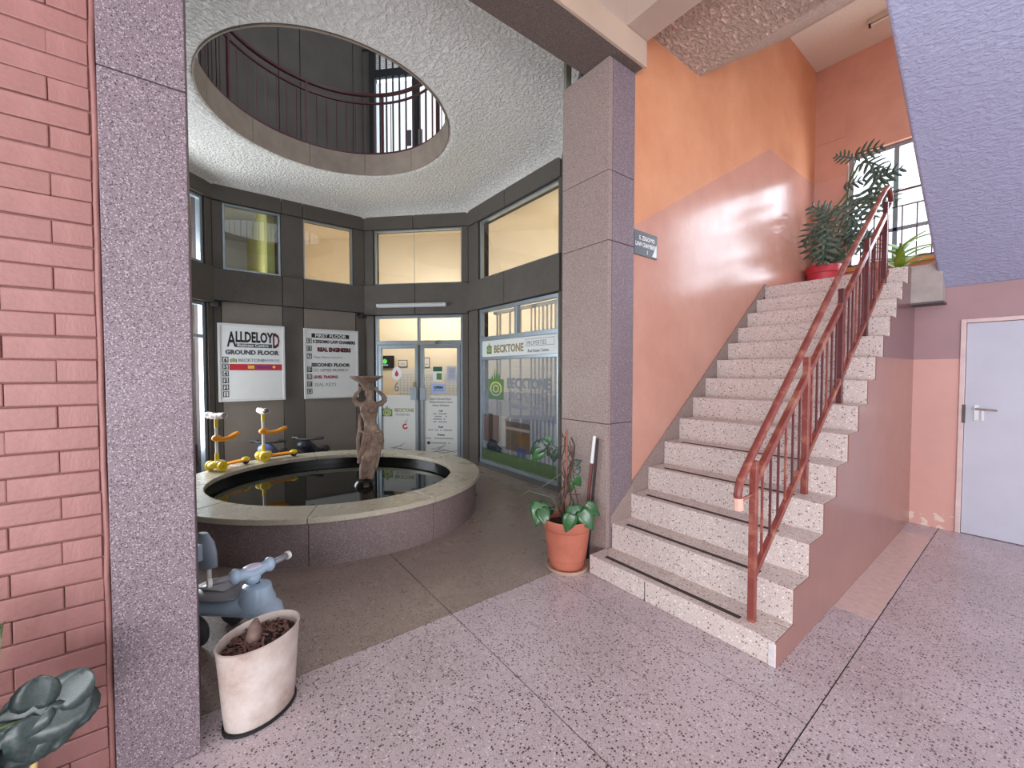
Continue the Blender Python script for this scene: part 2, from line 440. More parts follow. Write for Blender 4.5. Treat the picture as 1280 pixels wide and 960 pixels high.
struct(annulus([(.02, 8.55), (1.08, 8.55), (1.08, 8.7), (.02, 8.7), (.02, 8.55)], 64).build('ceiling_upper', M_stucco))
fas = struct(MB(Matrix.Translation((CX, CY, 0))).lathe([(RH - .0045, 4.16), (RH - .0045, 4.43)], 96, cap=False).build('trim_1', M_joint))
for i in range(11):
    a0 = R(115.2 + 32.727 * i) + .0022; a1 = a0 + R(32.727) - .0044
    MB(Matrix.Translation((CX, CY, 0))).lathe([(RH - .012, 4.152), (RH - .002, 4.152), (RH - .002, 4.43), (RH - .012, 4.43), (RH - .012, 4.152)], 10, a0=a0, a1=a1).build('fascia_panel', M_fascia, fas, smooth=30)

# office shell behind the rotunda glazing
def wall_box(name, pts, t, z0, z1, m):
    (x0, y0), (x1, y1) = pts; v = Vector((x1 - x0, y1 - y0, 0)); M = frame((x0, y0, 0), v)
    return struct(MB(M).box(0, v.length, z0, z1, -t, 0).build(name, m))
wall_box('wall_office', [(-10.6, .85), (-5.2, 6.25)], .1, 0, 4.4, M_cream)
wall_box('wall_office_end', [(-5.25, 6.3), (-3.0, 6.3)], .1, 0, 4.4, M_cream)
wall_box('wall_office_side', [(-3.0, 6.3), (-3.0, 3.3)], .1, 0, 4.4, M_cream)
wall_box('wall_partition', [(-7.3, .94), (-10.6, .94)], .1, 0, 4.4, M_yellow)
wall_box('wall_partition_cream', [(-10.6, 1.24), (-7.3, 1.24)], .1, 0, 4.4, M_cream)
wall_box('wall_office_left', [(-10.6, -3), (-10.6, 1.2)], .1, 0, 4.4, M_greengrey)
wall_box('wall_office_near', [(-5.6, -3), (-10.6, -3)], .1, 0, 4.4, M_greengrey)
wall_box('wall_office_right', [(-5.6, -1.3), (-5.6, -3)], .1, 0, 4.4, M_greengrey)
oc = MB(); oo = [(-5.6, -1.2), (-7.06, .15), (-7.06, 1.16)]
oc.prism([(-5.765, -1.12), (-7.05, .15), (-7.05, 1.16), (-10.7, 1.16), (-10.7, -3.1), (-5.5, -3.1), (-5.5, -1.12)], 4.31, 4.4)
struct(oc.build('ceiling_office_left', M_greengrey))
oc = MB(); oc.prism([(-7.05, 1.16), (-7.05, 2.235), (-5.765, 3.505), (-3.6, 3.505), (-2.95, 3.3), (-2.95, 6.4), (-5.2, 6.4), (-10.7, 1.16)], 4.31, 4.4)
struct(oc.build('ceiling_office', M_cream))

# ------------------------------------------------------------------ setting: pillars, beams, brick wall
pc = empty('pillar', (-2.26, 2.61, 0), label='grey terrazzo-clad square pillar at the foot of the stairs', cat='pillar')
def part_w(mb, name, m, parent, **kw):      # part given in world coordinates under a thing that has a location
    inv = Matrix.Translation(parent.location) @ parent.rotation_euler.to_matrix().to_4x4()
    inv = inv.inverted(); mb.v = [inv @ p for p in mb.v]
    return mb.build(name, m, parent, **kw)
part_w(MB().box(-2.5, -2.025, 2.47, 2.76, 0, 3.86), 'core', M_joint, pc)
for z0, z1 in ((0, 1.1), (1.1, 2.5), (2.5, 3.025), (3.025, 3.86)):
    e = 0 if z0 == 0 else 0
    part_w(MB().box(-2.51, -2.018, 2.458, 2.5, z0 + .002, z1 - .002), 'cladding_panel', M_pillar_tan, pc, bevel=.004)
    part_w(MB().box(-2.06, -2.015, 2.5005, 2.77, z0 + .002, z1 - .002), 'cladding_panel', M_pillar, pc, bevel=.004)
pl_ = empty('pillar', (-2.2, -.15, 0), label='tall speckled purple-grey terrazzo pillar beside the painted brick wall', cat='pillar')
part_w(MB().box(-2.44, -1.988, -.26, -.035, 0, 3.86), 'core', M_joint, pl_)
for z0, z1 in ((0, 2.548), (2.548, 3.86)):
    part_w(MB().box(-2.45, -1.98, -.266, -.028, z0 + .002, z1 - .002), 'cladding_panel', M_pillar, pl_, bevel=.004)

bm_ = struct(empty('trim_2'))
MB().box(-2.275, -1.95, -3, 2.77, 3.86, 4.4).build('beam_body', M_beam, bm_)
MB().box(-1.95, -1.925, -3, 2.775, 3.861, 4.055).build('fascia_board', M_tan, bm_, bevel=.004)
MB().box(-2.03, -1.926, 2.752, 2.79, 3.862, 4.054).build('fascia_end', M_tan, bm_, bevel=.003)
MB().box(-1.949, -1.94, -3, 2.54, 4.056, 4.5).build('beam_face', M_bgrey, bm_)
struct(MB().box(-1.948, 4, 2.54, 2.79, 4.057, 4.6).build('trim_3', M_bgrey, bevel=.004))
struct(MB().box(-1.95, 4, -3, 2.539, 4.42, 4.6).build('ceiling_hall', M_bgrey))

bw = struct(MB().box(-2.35, -2.008, -1.6, -.275, 0, 3.86).build('wall_brick', plain('mortar', (118, 78, 74), .7, .15, 30, .3)))
bl = MB().box(0, .2, -.112, .112, -.0362, .0362).mesh('brick'); bl.materials.append(M_brick)
random.seed(3)
def brick(y0, y1, zc):
    o = bpy.data.objects.new('brick', bl); COL.objects.link(o); o.parent = bw
    o.location = (-2.2 + random.uniform(-.0025, .0025), (y0 + y1) / 2, zc + random.uniform(-.0015, .0015)); o.scale = (1, (y1 - y0) / .224, random.uniform(.985, 1.02))
    o.rotation_euler = (random.uniform(-.006, .006), 0, random.uniform(-.008, .008))
    q = o.modifiers.new('bevel', 'BEVEL'); q.width = .004; q.segments = 2
for r in range(50):
    zc = .04 + r * .077
    edges = [-.287, -.383, -.615, -.847, -1.08, -1.32] if r % 2 else [-.287, -.50, -.733, -.966, -1.2, -1.43]
    for a, b in zip(edges[1:], edges[:-1]): brick(a + .0006, b - .0006, zc)
pts = [(-2.004 + random.uniform(-.002, .002), -.277 + random.uniform(-.0025, .0025), z * .13) for z in range(31)]
struct(MB().tube(pts, .0085, 8).build('trim_4', M_brick, smooth=True))

# ------------------------------------------------------------------ setting: stair hall
struct(MB().box(-2.25, -2.03, 2.765, 7.05, 0, 6.2).build('wall_orange', M_orange))
bwall = MB()
WX0, WX1, WZ0, WZ1 = -1.655, .25, 2.88, 4.37
bwall.box(-2.03, WX0, 6.92, 7.1, 0, 6.2).box(WX1, 2.4, 6.92, 7.1, 0, 6.2).box(WX0, WX1, 6.92, 7.1, 0, WZ0).box(WX0, WX1, 6.92, 7.1, WZ1, 6.2)
bwall = struct(bwall.build('wall_landing', M_backwall))
tag(MB().box(-2.03, -1.69, 6.912, 6.921, 4.655, 4.93).build('cover_plate', M_backwall, bwall, bevel=.004), None)
MB().lathe([(.0, 0), (.03, 0), (.03, .006), (0, .006)], 14, Matrix.Translation((-1.64, 6.92, 4.84)) @ Matrix.Rotation(PI / 2, 4, 'X')).build('cover_boss', M_backwall, bwall)
struct(MB().box(WX0, WX1, 6.86, 6.99, WZ0 - .05, WZ0).build('trim_5', plain('orange_sill', (226, 150, 92), .5), bevel=.004))
win = struct(empty('window_13'))
Mw = frame((0, 7.02, 0), (1, 0, 0))
glazing(13, Mw, WX0, WX1, WZ0, WZ1, mull=(-1.185, -.7, -.22), rails=(3.3,), w=.05, parent=win, d0=-.03, d1=.03)
gd = empty('window_guard', (-.7, 6.9, WZ0), label='thin dark steel guard rail across the landing window', cat='railing')
for z, r in ((.86, .014), (.67, .009), (.03, .009)): MB().tube([(-.95, 0, z), (.95, 0, z)], r, 8).build('rail', M_rail_d, gd)
for i in range(15): MB().tube([(-.93 + i * .1315, 0, .02), (-.93 + i * .1315, 0, .67)], .007, 6).build('bar', M_rail_d, gd)
for x in (-.95, 0, .95): MB().box(x - .012, x + .012, -.012, .012, -.0, .86).build('post', M_rail_d, gd)

dw = MB(); dw.box(-.80, -.455, 5.6, 5.78, 0, 2.36).box(.47, 2.6, 5.6, 5.78, 0, 2.36).box(-.455, .47, 5.6, 5.78, 1.965, 2.36)
struct(dw.build('wall_door', M_doorwall))
struct(MB().box(.66, .8, 5.78, 7, 2.2, 6.2).build('wall_landing_right', M_backwall))
ld = struct(MB().box(-2.03, .66, 5.602, 6.92, 2.25, 2.5).build('floor_landing', M_step))
MB().box(-.79, -.58, 5.38, 5.599, 2.15, 2.5).build('landing_edge', plain('grey_paint', (178, 166, 160), .6), ld, bevel=.004)
MB().box(-.80, -.57, 5.372, 5.6, 2.135, 2.152).build('drip_edge', plain('dark_edge', (96, 88, 90), .7), ld)
# textured soffits above the stairs
struct(MB().box(-2.03, -.64, 2.79, 3.76, 4.27, 4.5).build('ceiling_first_floor', M_stucco_l))
mb = MB(); X0, X1 = -2.03, -.7
prof = [(3.76, 4.27), (5.94, 5.69), (5.94, 5.95), (3.76, 4.5)]
mb.add([(X0, y, z) for y, z in prof] + [(X1, y, z) for y, z in prof], [(0, 1, 2, 3), (7, 6, 5, 4), (0, 4, 5, 1), (1, 5, 6, 2), (2, 6, 7, 3), (3, 7, 4, 0)])
struct(mb.build('ceiling_flight', M_stucco_l))
struct(MB().box(-2.03, 2, 5.94, 6.92, 5.69, 5.95).build('ceiling_landing', M_stucco_s))

# door in the pink wall
dr = struct(empty('door_1'))
f = MB().box(-.475, -.44, 5.585, 5.74, 0, 1.985).box(.44, .475, 5.585, 5.74, 0, 1.985).box(-.44, .44, 5.585, 5.74, 1.95, 1.985)
f.build('door_frame', plain('pink_white_frame', (222, 196, 192), .5), dr, bevel=.004)
lf = MB().box(-.437, .437, 5.6, 5.64, .006, 1.946).build('door_leaf', plain('grey_blue_door', (196, 196, 208), .42, .05, 2, .05), dr, bevel=.003)
M_chrome = plain('chrome', (196, 190, 186), .22, .05, Metallic=.9)
h = MB().box(-.378, -.35, 5.592, 5.6, 1.06, 1.2); h.tube([(-.364, 5.6, 1.165), (-.364, 5.55, 1.165), (-.35, 5.545, 1.165), (-.24, 5.548, 1.16)], .009, 8)
h.box(-.335, -.318, 5.594, 5.6, 1.06, 1.15)
h.build('door_handle', M_chrome, lf, smooth=40)
MB().box(-.452, -.43, 5.582, 5.588, 1.03, 1.2).build('strike_plate', plain('worn_steel', (92, 80, 76), .5), dr)

# ------------------------------------------------------------------ staircase
NOSE = [(2.28, .137), (2.515, .327), (2.75, .515), (2.985, .70), (3.222, .893), (3.46, 1.08), (3.69, 1.262), (3.92, 1.44), (4.145, 1.62), (4.375, 1.797), (4.60, 1.972), (4.825, 2.147), (5.05, 2.32), (5.275, 2.495)]
st = empty('staircase', (-1.4, 2.28, 0), label='broad flight of speckled terrazzo steps rising to the landing window', cat='staircase')
for i, (y, z) in enumerate(NOSE):
    z0 = NOSE[i - 1][1] if i else 0.0
    y1 = NOSE[i + 1][0] + .03 if i < 13 else 5.6
    x0 = -2.03 if i == 0 else -2.012
    b = MB().box(x0, -.79, y, y1, z0 - (.03 if i else 0) , z)
    if i == 0: b = MB().box(-2.03, -.79, y, 2.456, 0, z).box(-2.013, -.79, 2.456, y1, 0, z)
    part_w(b, 'step', M_step, st, bevel=.006)
poly = [(2.29, 0)]
for i, (y, z) in enumerate(NOSE):
    z0 = NOSE[i - 1][1] if i else 0.0
    poly += [(y + .001, z0 - .001 if i else 0), (y + .001, z - .001)]
poly += [(5.6, 2.48), (5.6, 0)]
vs = [(-.86, y, z) for y, z in poly[1:]] + [(-.786, y, z) for y, z in poly[1:]]; n = len(poly) - 1
sw = MB().add(vs, [tuple(range(n)), tuple(range(2 * n - 1, n - 1, -1))] + [(i, (i + 1) % n, n + (i + 1) % n, n + i) for i in range(n)])
part_w(sw, 'side_wall', M_sidewall, st)
M_grip = plain('black_grip', (62, 52, 52), .8)
for i in range(5):
    y, z = NOSE[i]
    part_w(MB().box(-1.93 + .01 * i, -.99 + .008 * i, y + .055, y + .085, z, z + .003), 'grip_strip', M_grip, st)
part_w(MB().box(-.826, -.788, 2.276, 2.30, 0, .125), 'corner_patch', plain('cement_patch', (214, 206, 204), .8, .1, 40, .5), st, bevel=.006)
part_w(MB().box(-1.555, -1.55, 2.2785, 2.29, .0, .13), 'joint_line', M_grip, st)
sk = [(2.775, .60), (5.31, 2.535), (5.36, 2.5), (5.36, 2.46), (2.775, .3)]
n = len(sk)
skb = MB().add([(-2.029, y, z) for y, z in sk] + [(-2.011, y, z) for y, z in sk], [tuple(range(n)), tuple(range(2 * n - 1, n - 1, -1))] + [(i, (i + 1) % n, n + (i + 1) % n, n + i) for i in range(n)])
part_w(skb, 'skirting', M_pillar_tan, st)
sk = [(2.5, .385), (2.775, .60), (2.775, .3), (2.5, .3)]; n = 4
skb = MB().add([(-2.0145, y, z) for y, z in sk] + [(-2.004, y, z) for y, z in sk], [tuple(range(n)), tuple(range(2 * n - 1, n - 1, -1))] + [(i, (i + 1) % n, n + (i + 1) % n, n + i) for i in range(n)])
part_w(skb, 'skirting', M_pillar_tan, st)

# upper flight overhead at the right: roughcast underside
uf = empty('staircase', (0, 5.6, 2.3), label='upper stair flight overhead at right with roughcast underside tinted lavender for skylight', cat='staircase')
k_ = .588; prof = [(5.6, 2.29), (2.8, 2.29 + k_ * 2.8), (2.8, 2.5 + k_ * 2.8 + .12), (5.6, 2.62)]
mb = MB().add([(-.618, y, z) for y, z in prof] + [(1.2, y, z) for y, z in prof], [(0, 1, 2, 3), (7, 6, 5, 4), (0, 4, 5, 1), (1, 5, 6, 2), (2, 6, 7, 3), (3, 7, 4, 0)])
part_w(mb, 'soffit', M_lav, uf, bevel=.02, seg=3)
for i in range(9):
    y = 5.5 - i * .255; z = 2.5 + .15 * (i + 1)
    part_w(MB().box(-.6, 1.2, y - .3, y, z - .02, z + .15), 'step', M_step, uf)

# railing
rl = empty('stair_railing', (-.94, 2.37, .137), label='worn red steel railing with thin balusters along the open side of the stairs', cat='railing')
XR = -.94
def railz(y): return .905 + (y - 2.375) * .748
def lowz(y): return .39 + (y - 2.386) * .718
hp = [(XR - .02, 2.235, .80), (XR - .02, 2.225, .86), (XR - .02, 2.25, .925), (XR - .02, 2.4, 1.055), (XR - .02, 3.80, 2.185), (XR - .02, 5.2, 3.225), (XR - .015, 5.3, 3.285), (XR - .01, 5.345, 3.26), (XR, 5.35, 3.15)]
part_w(MB().tube(hp, .021, 10), 'handrail', M_rail, rl, smooth=True)
part_w(MB().tube([(XR - .02, 2.234, .82), (XR, 2.37, .84)], .009, 6), 'bracket', M_rail, rl)
part_w(MB().tube([(XR - .02, 2.236, .775), (XR - .02, 2.231, .84)], .024, 10), 'end_cap', plain('bare_plaster', (224, 178, 160), .7), rl)
def bar(y0, z0, y1, z1, w=.018, h=.028): return MB().tube([(XR, y0, z0), (XR, y1, z1)], [(w, h)] * 2, 4)
def sqbar(y0, z0, y1, z1, w, h):
    d = Vector((0, y1 - y0, z1 - z0)); L = d.length; ang = math.atan2(z1 - z0, y1 - y0)
    T = Matrix.Translation((XR, y0, z0)) @ Matrix.Rotation(ang, 4, 'X')
    return MB().box(-w, w, 0, L, -h, h, T)
part_w(sqbar(2.375, railz(2.375), 5.32, railz(5.32), .016, .022), 'mid_rail', M_rail, rl, bevel=.003)
part_w(sqbar(2.386, lowz(2.386), 5.32, lowz(5.32), .014, .018), 'bottom_rail', M_rail, rl, bevel=.003)
posts = [2.37, 3.14, 3.85, 4.53, 5.15]
def tread(y): return max([z for yy, z in NOSE if yy <= y] or [0])
def handz(y): return 1.035 + (y - 2.375) * .781
for y in posts:
    part_w(MB().box(XR - .018, XR + .018, y - .018, y + .018, tread(y), min(handz(y) - .0, railz(y) + .12)), 'post', M_rail if y < 3.5 else M_rail_d, rl, bevel=.003)
for a, b in zip(posts, posts[1:] + [5.36]):
    m = 6 if b < 5.3 else 1
    for j in range(m):
        y = a + (b - a) * (j + 1) / (m + 1)
        part_w(MB().tube([(XR, y, lowz(y)), (XR, y, railz(y))], .0075, 6), 'baluster', M_rail_d if j % 3 else M_rail, rl)

# ------------------------------------------------------------------ fountain basin with statue
YAW = R(52.6)
PC = (-4.66, 1.17)
def el(a, b, phi, z=0):      # point on the basin's ellipse, in world space
    x, y = a * math.cos(phi), b * math.sin(phi)
    return Vector((PC[0] + x * math.cos(YAW) - y * math.sin(YAW), PC[1] + x * math.sin(YAW) + y * math.cos(YAW), z))
fb = empty('fountain_basin', (PC[0], PC[1], 0), YAW, 'large round terrazzo fountain basin with pale coping and dark still water', 'fountain')
def ring(a0, b0, a1, b1, z0, z1, p0, p1, n=14):
    mb = MB(); vs = []
    for i in range(n + 1):
        t = p0 + (p1 - p0) * i / n; c, s = math.cos(t), math.sin(t)
        vs += [(a0 * c, b0 * s, z0), (a1 * c, b1 * s, z0), (a1 * c, b1 * s, z1), (a0 * c, b0 * s, z1)]
    fs = [(i * 4 + j, i * 4 + (j + 1) % 4, i * 4 + 4 + (j + 1) % 4, i * 4 + 4 + j) for i in range(n) for j in range(4)]
    if abs(p1 - p0) < 6.2: fs += [(0, 1, 2, 3), (4 * n + 3, 4 * n + 2, 4 * n + 1, 4 * n)]
    return mb.add(vs, fs)
M_dark = plain('wet_black', (16, 16, 15), .25, .3, 6)
for i in range(9):
    p0 = R(283 + 40 * i) + .0018; p1 = R(323 + 40 * i) - .0018
    ring(1.22, 1.08, 1.54, 1.40, .345, .392, p0, p1).build('coping_stone', M_coping, fb, smooth=30, bevel=.006)
    ring(1.40, 1.26, 1.50, 1.36, 0, .344, p0, p1).build('basin_panel', M_basin, fb, smooth=30)
ring(1.255, 1.115, 1.405, 1.265, .02, .346, 0, 2 * PI, 72).build('basin_lining', M_dark, fb, smooth=30)
kk = NT('dark_water'); kk.bump(kk.noise(5, 2), .02, .01)
M_water = kk.fin((.006, .007, .005, 1), .015, IOR=1.36)
MB().lathe([(0, .265), (1, .265), (1, .275), (0, .275)], 72, None, 1.256, 1.116, False).build('water', M_water, fb)

# statue: a robed figure carrying a shallow bowl on raised hands, grown into one skin
stt = empty('fountain_statue', (-4.43, 1.41, .27), YAW, 'weathered stone statue of a woman holding a bowl overhead in the dark water', 'statue')
def q(px, y, d=0): return ((px - 458) / 116, d, (465 - y) / 116 + 1.5 - .27)
sb = MB()
sec = []   # torso and draped hips: centre, half widths
for px, y, d, rx, ry in ((454, 597, 0, .045, .045), (455, 586, -.004, .055, .055), (459, 576, -.012, .072, .07), (465, 563, -.01, .094, .086), (467, 552, 0, .108, .09), (466.5, 544, .004, .102, .086), (464, 535, .006, .078, .07), (462, 527, .004, .062, .054), (461.5, 520, 0, .082, .064), (461.5, 513, -.006, .094, .072), (461.5, 507, -.002, .1, .062), (461.5, 503, .002, .078, .05), (461.5, 500, .002, .036, .034), (461.5, 496, -.002, .03, .03)):
    x, dd, z = q(px, y, d); sec.append((x, dd, z, rx, ry))
sb.loft(sec, 24)
x, dd, z = q(461.5, 491.5); sb.ball((x, -.008, z), .042, .05, .056, 18)       # head
sb.ball((x, .022, z + .012), .05, .046, .046, 16)                         # hair gathered behind
sb.ball((x, -.056, z - .006), .008, .012, .012, 8); sb.ball((x, -.052, z - .03), .013, .008, .006, 8)      # nose, chin
for s_ in (-1, 1):
    sb.ball((x + s_ * .04, .002, z - .004), .009, .012, .016, 8)
    sb.ball((x + s_ * .042, -.062, q(0, 512)[2]), .034, .03, .034, 12)       # bust
def limb(pts, rad): sb.tube(pts, rad, 12)
limb([q(470, 506), q(477, 504, -.01), q(483, 499, -.015)], [.032, .03, .024]); limb([q(483, 499, -.015), q(477, 492, -.01), q(470.5, 487.5, 0)], [.024, .02, .016])
limb([q(453, 506), q(447, 505, -.01), q(443, 499, -.015)], [.032, .03, .024]); limb([q(443, 499, -.015), q(446, 492, -.01), q(450.5, 487.5, 0)], [.024, .02, .016])
for cx_, s_ in ((470.5, -1), (450.5, 1)):
    hx, hy, hz = q(cx_, 486.5); sb.ball((hx, -.004, hz), .019, .017, .022, 10)
    for j in range(4): sb.tube([(hx + (j - 1.5) * .009, -.012, hz), (hx + (j - 1.5) * .010, -.018, hz + .018), (hx + (j - 1.5) * .011, -.012, hz + .032 - abs(j - 1.4) * .003)], .0055, 6)
    sb.tube([(hx + s_ * .014, -.002, hz - .006), (hx + s_ * .026, -.008, hz + .012)], .0065, 6)
# legs under the drapery, one knee forward
limb([q(469, 550, -.01), q(460, 572, -.06), q(454, 586, -.01), q(452, 600, .0)], [.07, .056, .044, .034])
limb([q(463, 550, .01), q(465, 572, .0), q(463, 588, .02), q(461, 600, .02)], [.066, .054, .042, .034])
# folds of cloth
for a, b, c_, rr in (((452, 532, -.05), (449, 548, -.05), (449, 572, -.03), .02), ((459, 540, -.088), (455, 560, -.085), (449, 578, -.05), .016), ((470, 538, -.08), (466, 560, -.09), (458, 580, -.06), .015), ((475, 545, -.03), (476, 560, -.03), (470, 585, -.02), .018), ((450, 517, .0), (449, 530, .0), (450, 545, .0), .017), ((452, 538, -.06), (463, 541, -.09), (476, 538, -.05), .015)):
    sb.tube([q(*a), q(*b), q(*c_)], rr, 8)
kb = NT('weathered_stone'); cst = kb.ramp(kb.noise(9, 5, .65), [(.3, lin((100, 82, 70))), (.5, lin((146, 122, 106))), (.7, lin((172, 150, 132)))])
kb.bump(kb.noise(45, 4, .6), .3, .006); M_stone = kb.fin(cst, .85)
so = sb.build('figure', M_stone, stt, smooth=True)
md = so.modifiers.new('remesh', 'REMESH'); md.mode = 'VOXEL'; md.voxel_size = .0065; md.use_smooth_shade = True
md = so.modifiers.new('smooth', 'SMOOTH'); md.factor = .5; md.iterations = 3
x, _, zt = q(458, 470)
bz = [(.0, q(0, 488)[2]), (.035, q(0, 488)[2]), (.04, q(0, 484)[2]), (.06, q(0, 480)[2]), (.095, q(0, 477)[2]), (.15, q(0, 473)[2]), (.17, zt - .014), (.172, zt), (.155, zt), (.1, q(0, 474)[2]), (0, q(0, 476)[2])]
MB(Matrix.Translation((x, 0, 0))).lathe(bz, 28, cap=False).build('bowl', M_stone, stt, smooth=40)
rb = MB(); rb.loft([(-.02, 0, -.2, .13, .12), (-.03, 0, -.02, .125, .115), (-.03, 0, .04, .1, .09), (-.028, 0, .075, .07, .065)], 14)
rb.build('plinth', M_dark, stt, smooth=True)

# ------------------------------------------------------------------ children's scooters on the coping
M_yel = plain('yellow_plastic', (232, 204, 40), .35, .05); M_org = plain('orange_plastic', (240, 154, 30), .35, .05)
M_tissue = plain('plastic_wrap', (236, 222, 218), .4, .1, 20); M_gry = plain('grey_plastic', (150, 152, 156), .45)
def wheel(mb_t, x, y, r, w, parent, m=M_yel):
    T = Matrix.Translation((x, y, r)) @ Matrix.Rotation(PI / 2, 4, 'X')
    MB(T).lathe([(.3 * r, -w), (.85 * r, -w), (r, -w * .6), (r, w * .6), (.85 * r, w), (.3 * r, w), (.3 * r, -w)], 22, cap=False).build('wheel', m, parent, smooth=40)
    hub = MB(T).lathe([(0, -w * .8), (.31 * r, -w * .8), (.31 * r, w * .8), (0, w * .8)], 14, cap=False).build('hub', M_org if m is M_yel else M_gry, parent)
def scooter(p0, p1, lbl):
    f_, b_ = el(1.40, 1.26, R(p0), .393), el(1.40, 1.26, R(p1), .393); v = b_ - f_; L = v.length
    t = empty('kick_scooter', f_, math.atan2(v.y, v.x), lbl, 'scooter', "children's scooters on the fountain rim")
    for s_ in (-1, 1): wheel(None, 0, s_ * .085, .058, .02, t)
    wheel(None, L, 0, .036, .022, t, M_black)
    hs = MB().ball((.0, 0, .075), .085, .075, .042, 16); hs.ball((.05, 0, .085), .06, .05, .035, 14)
    hs.build('front_housing', M_yel, t, smooth=True)
    MB().ball((.015, -.045, .105), .055, .03, .018, 12).build('trim_cap', M_tissue, t, smooth=True)
    d = MB().box(.05, L - .02, -.05, .05, .045, .066); d.build('deck', M_org, t, bevel=.008)
    MB().ball((L, 0, .06), .05, .04, .03, 12).build('rear_guard', M_yel, t, smooth=True)
    MB().tube([(.012, 0, .09), (.012, 0, .2)], [.024, .02], 12).build('lower_collar', M_yel, t, smooth=40)
    MB().tube([(.012, 0, .19), (.012, 0, .55)], .015, 12).build('pole', M_white, t, smooth=40)
    MB().tube([(.012, 0, .49), (.012, 0, .585)], .019, 12).build('upper_collar', M_yel, t, smooth=40)
    sa = MB().ball((.012, 0, .37), .05, .045, .038, 14)
    sa.tube([(.0, 0, .365), (.09, 0, .345), (.17, 0, .35), (.24, 0, .375), (.285, 0, .395)], [(.03, .034), (.026, .024), (.034, .024), (.042, .026), (.03, .02)], 12)
    sa.build('seat_arm', M_org, t, smooth=True)
    MB().tube([(.012, -.115, .605), (.012, .115, .605)], .012, 10).build('handlebar', M_gry, t)
    w = MB(); rnd = random.Random(p0)
    n = 14
    rows = [[(.012 + (.03 + .014 * rnd.random()) * math.cos(2 * PI * j / 12), y, .612 + .02 * abs(y) * 8 * rnd.uniform(.5, 1) + (.026 + .014 * rnd.random()) * math.sin(2 * PI * j / 12)) for j in range(12)] for y in [(-.125 + .25 * i / n) for i in range(n + 1)]]
    for r_ in rows: r_.append(r_[0])
    w.sheet(rows); w.build('handle_wrap', M_tissue, t, smooth=True, thick=.003)
    return t
scooter(176, 159, 'yellow and orange scooter with wrapped handlebar, nearest the left pillar')
scooter(150, 134, 'yellow and orange scooter with wrapped handlebar, nearer the statue')

# ------------------------------------------------------------------ toy vehicles
M_navy = plain('navy_plastic', (28, 32, 48), .4); M_blu = plain('pale_blue_plastic', (168, 190, 210), .28, .05); M_seat = plain('grey_seat', (134, 132, 138), .35, .06)
M_sil = plain('silver_grey_plastic', (150, 156, 168), .35); M_dgr = plain('dark_grey_plastic', (62, 62, 66), .5)
M_lavp = plain('pale_lilac', (216, 212, 236), .3, .03); M_amb = plain('amber', (206, 150, 40), .3)
def toy_bike(loc, rz, lbl, body, acc, s=1.0):
    t = empty('toy_motorbike', loc, rz, lbl, 'toy'); t.scale = (s, s, s)
    for x in (.26, -.24):
        T = Matrix.Translation((x, 0, .12)) @ Matrix.Rotation(PI / 2, 4, 'X')
        MB(T).lathe([(.03, -.04), (.09, -.045), (.12, -.025), (.12, .025), (.09, .045), (.03, .04), (.03, -.04)], 20, cap=False).build('wheel', M_black, t, smooth=40)
    b = MB().tube([(-.34, 0, .27), (-.22, 0, .26), (-.08, 0, .24), (.06, 0, .3), (.18, 0, .4), (.26, 0, .4)], [(.04, .03), (.075, .05), (.07, .08), (.085, .1), (.08, .08), (.03, .03)], 14)
    b.build('body', body, t, smooth=True)
    MB().tube([(-.3, 0, .31), (-.16, 0, .3), (-.02, 0, .32)], [(.05, .02), (.08, .028), (.05, .02)], 12).build('seat', M_dgr, t, smooth=True)
    MB().tube([(.2, 0, .36), (.25, -.03, .14)], .018, 8).tube([(.2, 0, .36), (.25, .03, .14)], .018, 8).build('fork', acc, t)
    MB().ball((.24, 0, .42), .07, .085, .06, 12).build('headlight_cowl', acc, t, smooth=True)
    h = MB().tube([(.14, -.2, .5), (.17, -.08, .485), (.17, .08, .485), (.14, .2, .5)], .013, 8); h.build('handlebar', M_black, t, smooth=True)
    for s_ in (-1, 1): MB().tube([(.15, s_ * .12, .497), (.138, s_ * .21, .502)], .02, 10).build('grip', M_black, t)
    return t
toy_bike((-6.55, 1.31, 0), R(-42), 'dark navy toy motorbike parked behind the basin, nearer the statue', M_navy, M_navy, 1.1)
toy_bike((-6.6, .80, 0), R(-30), 'grey and blue toy motorbike parked behind the scooters', plain('slate_plastic', (92, 98, 116), .4), plain('toy_blue', (110, 130, 200), .35), 1.1)

t = empty('ride_on_toy', (-2.60, .216, 0), R(36.9), 'pale blue and grey ride-on toy with handlebar beside the white planter', 'toy')
b = MB().tube([(-.42, 0, .2), (-.3, 0, .2), (-.15, 0, .2), (0, 0, .23), (.1, 0, .2), (.17, 0, .15)], [(.09, .04), (.12, .06), (.085, .05), (.085, .07), (.075, .06), (.03, .03)], 16)
b.build('body', M_blu, t, smooth=True)
hd = MB().lathe([(.0, .2), (.1, .2), (.098, .26), (.082, .3), (.074, .335), (.05, .345), (0, .347)], 20, Matrix.Translation((.01, 0, 0)), 1, .85)
hd.build('steering_head', M_blu, t, smooth=35)
se = MB().tube([(-.40, 0, .26), (-.3, 0, .275), (-.18, 0, .268), (-.07, 0, .262)], [(.1, .02), (.13, .03), (.11, .026), (.04, .016)], 16); se.build('seat', M_seat, t, smooth=True)
MB().tube([(-.36, 0, .287), (-.28, 0, .306), (-.17, 0, .297)], [(.05, .012), (.08, .014), (.05, .01)], 14).build('seat_pad', plain('light_grey_pad', (172, 170, 174), .25), t, smooth=True)
MB().tube([(.01, 0, .33), (.01, 0, .39)], .016, 10).build('column', M_black, t)
hb = empty('handlebar', (.005, -.02, .42), parent=t)
hb.rotation_euler = (0, 0, R(-18.9))
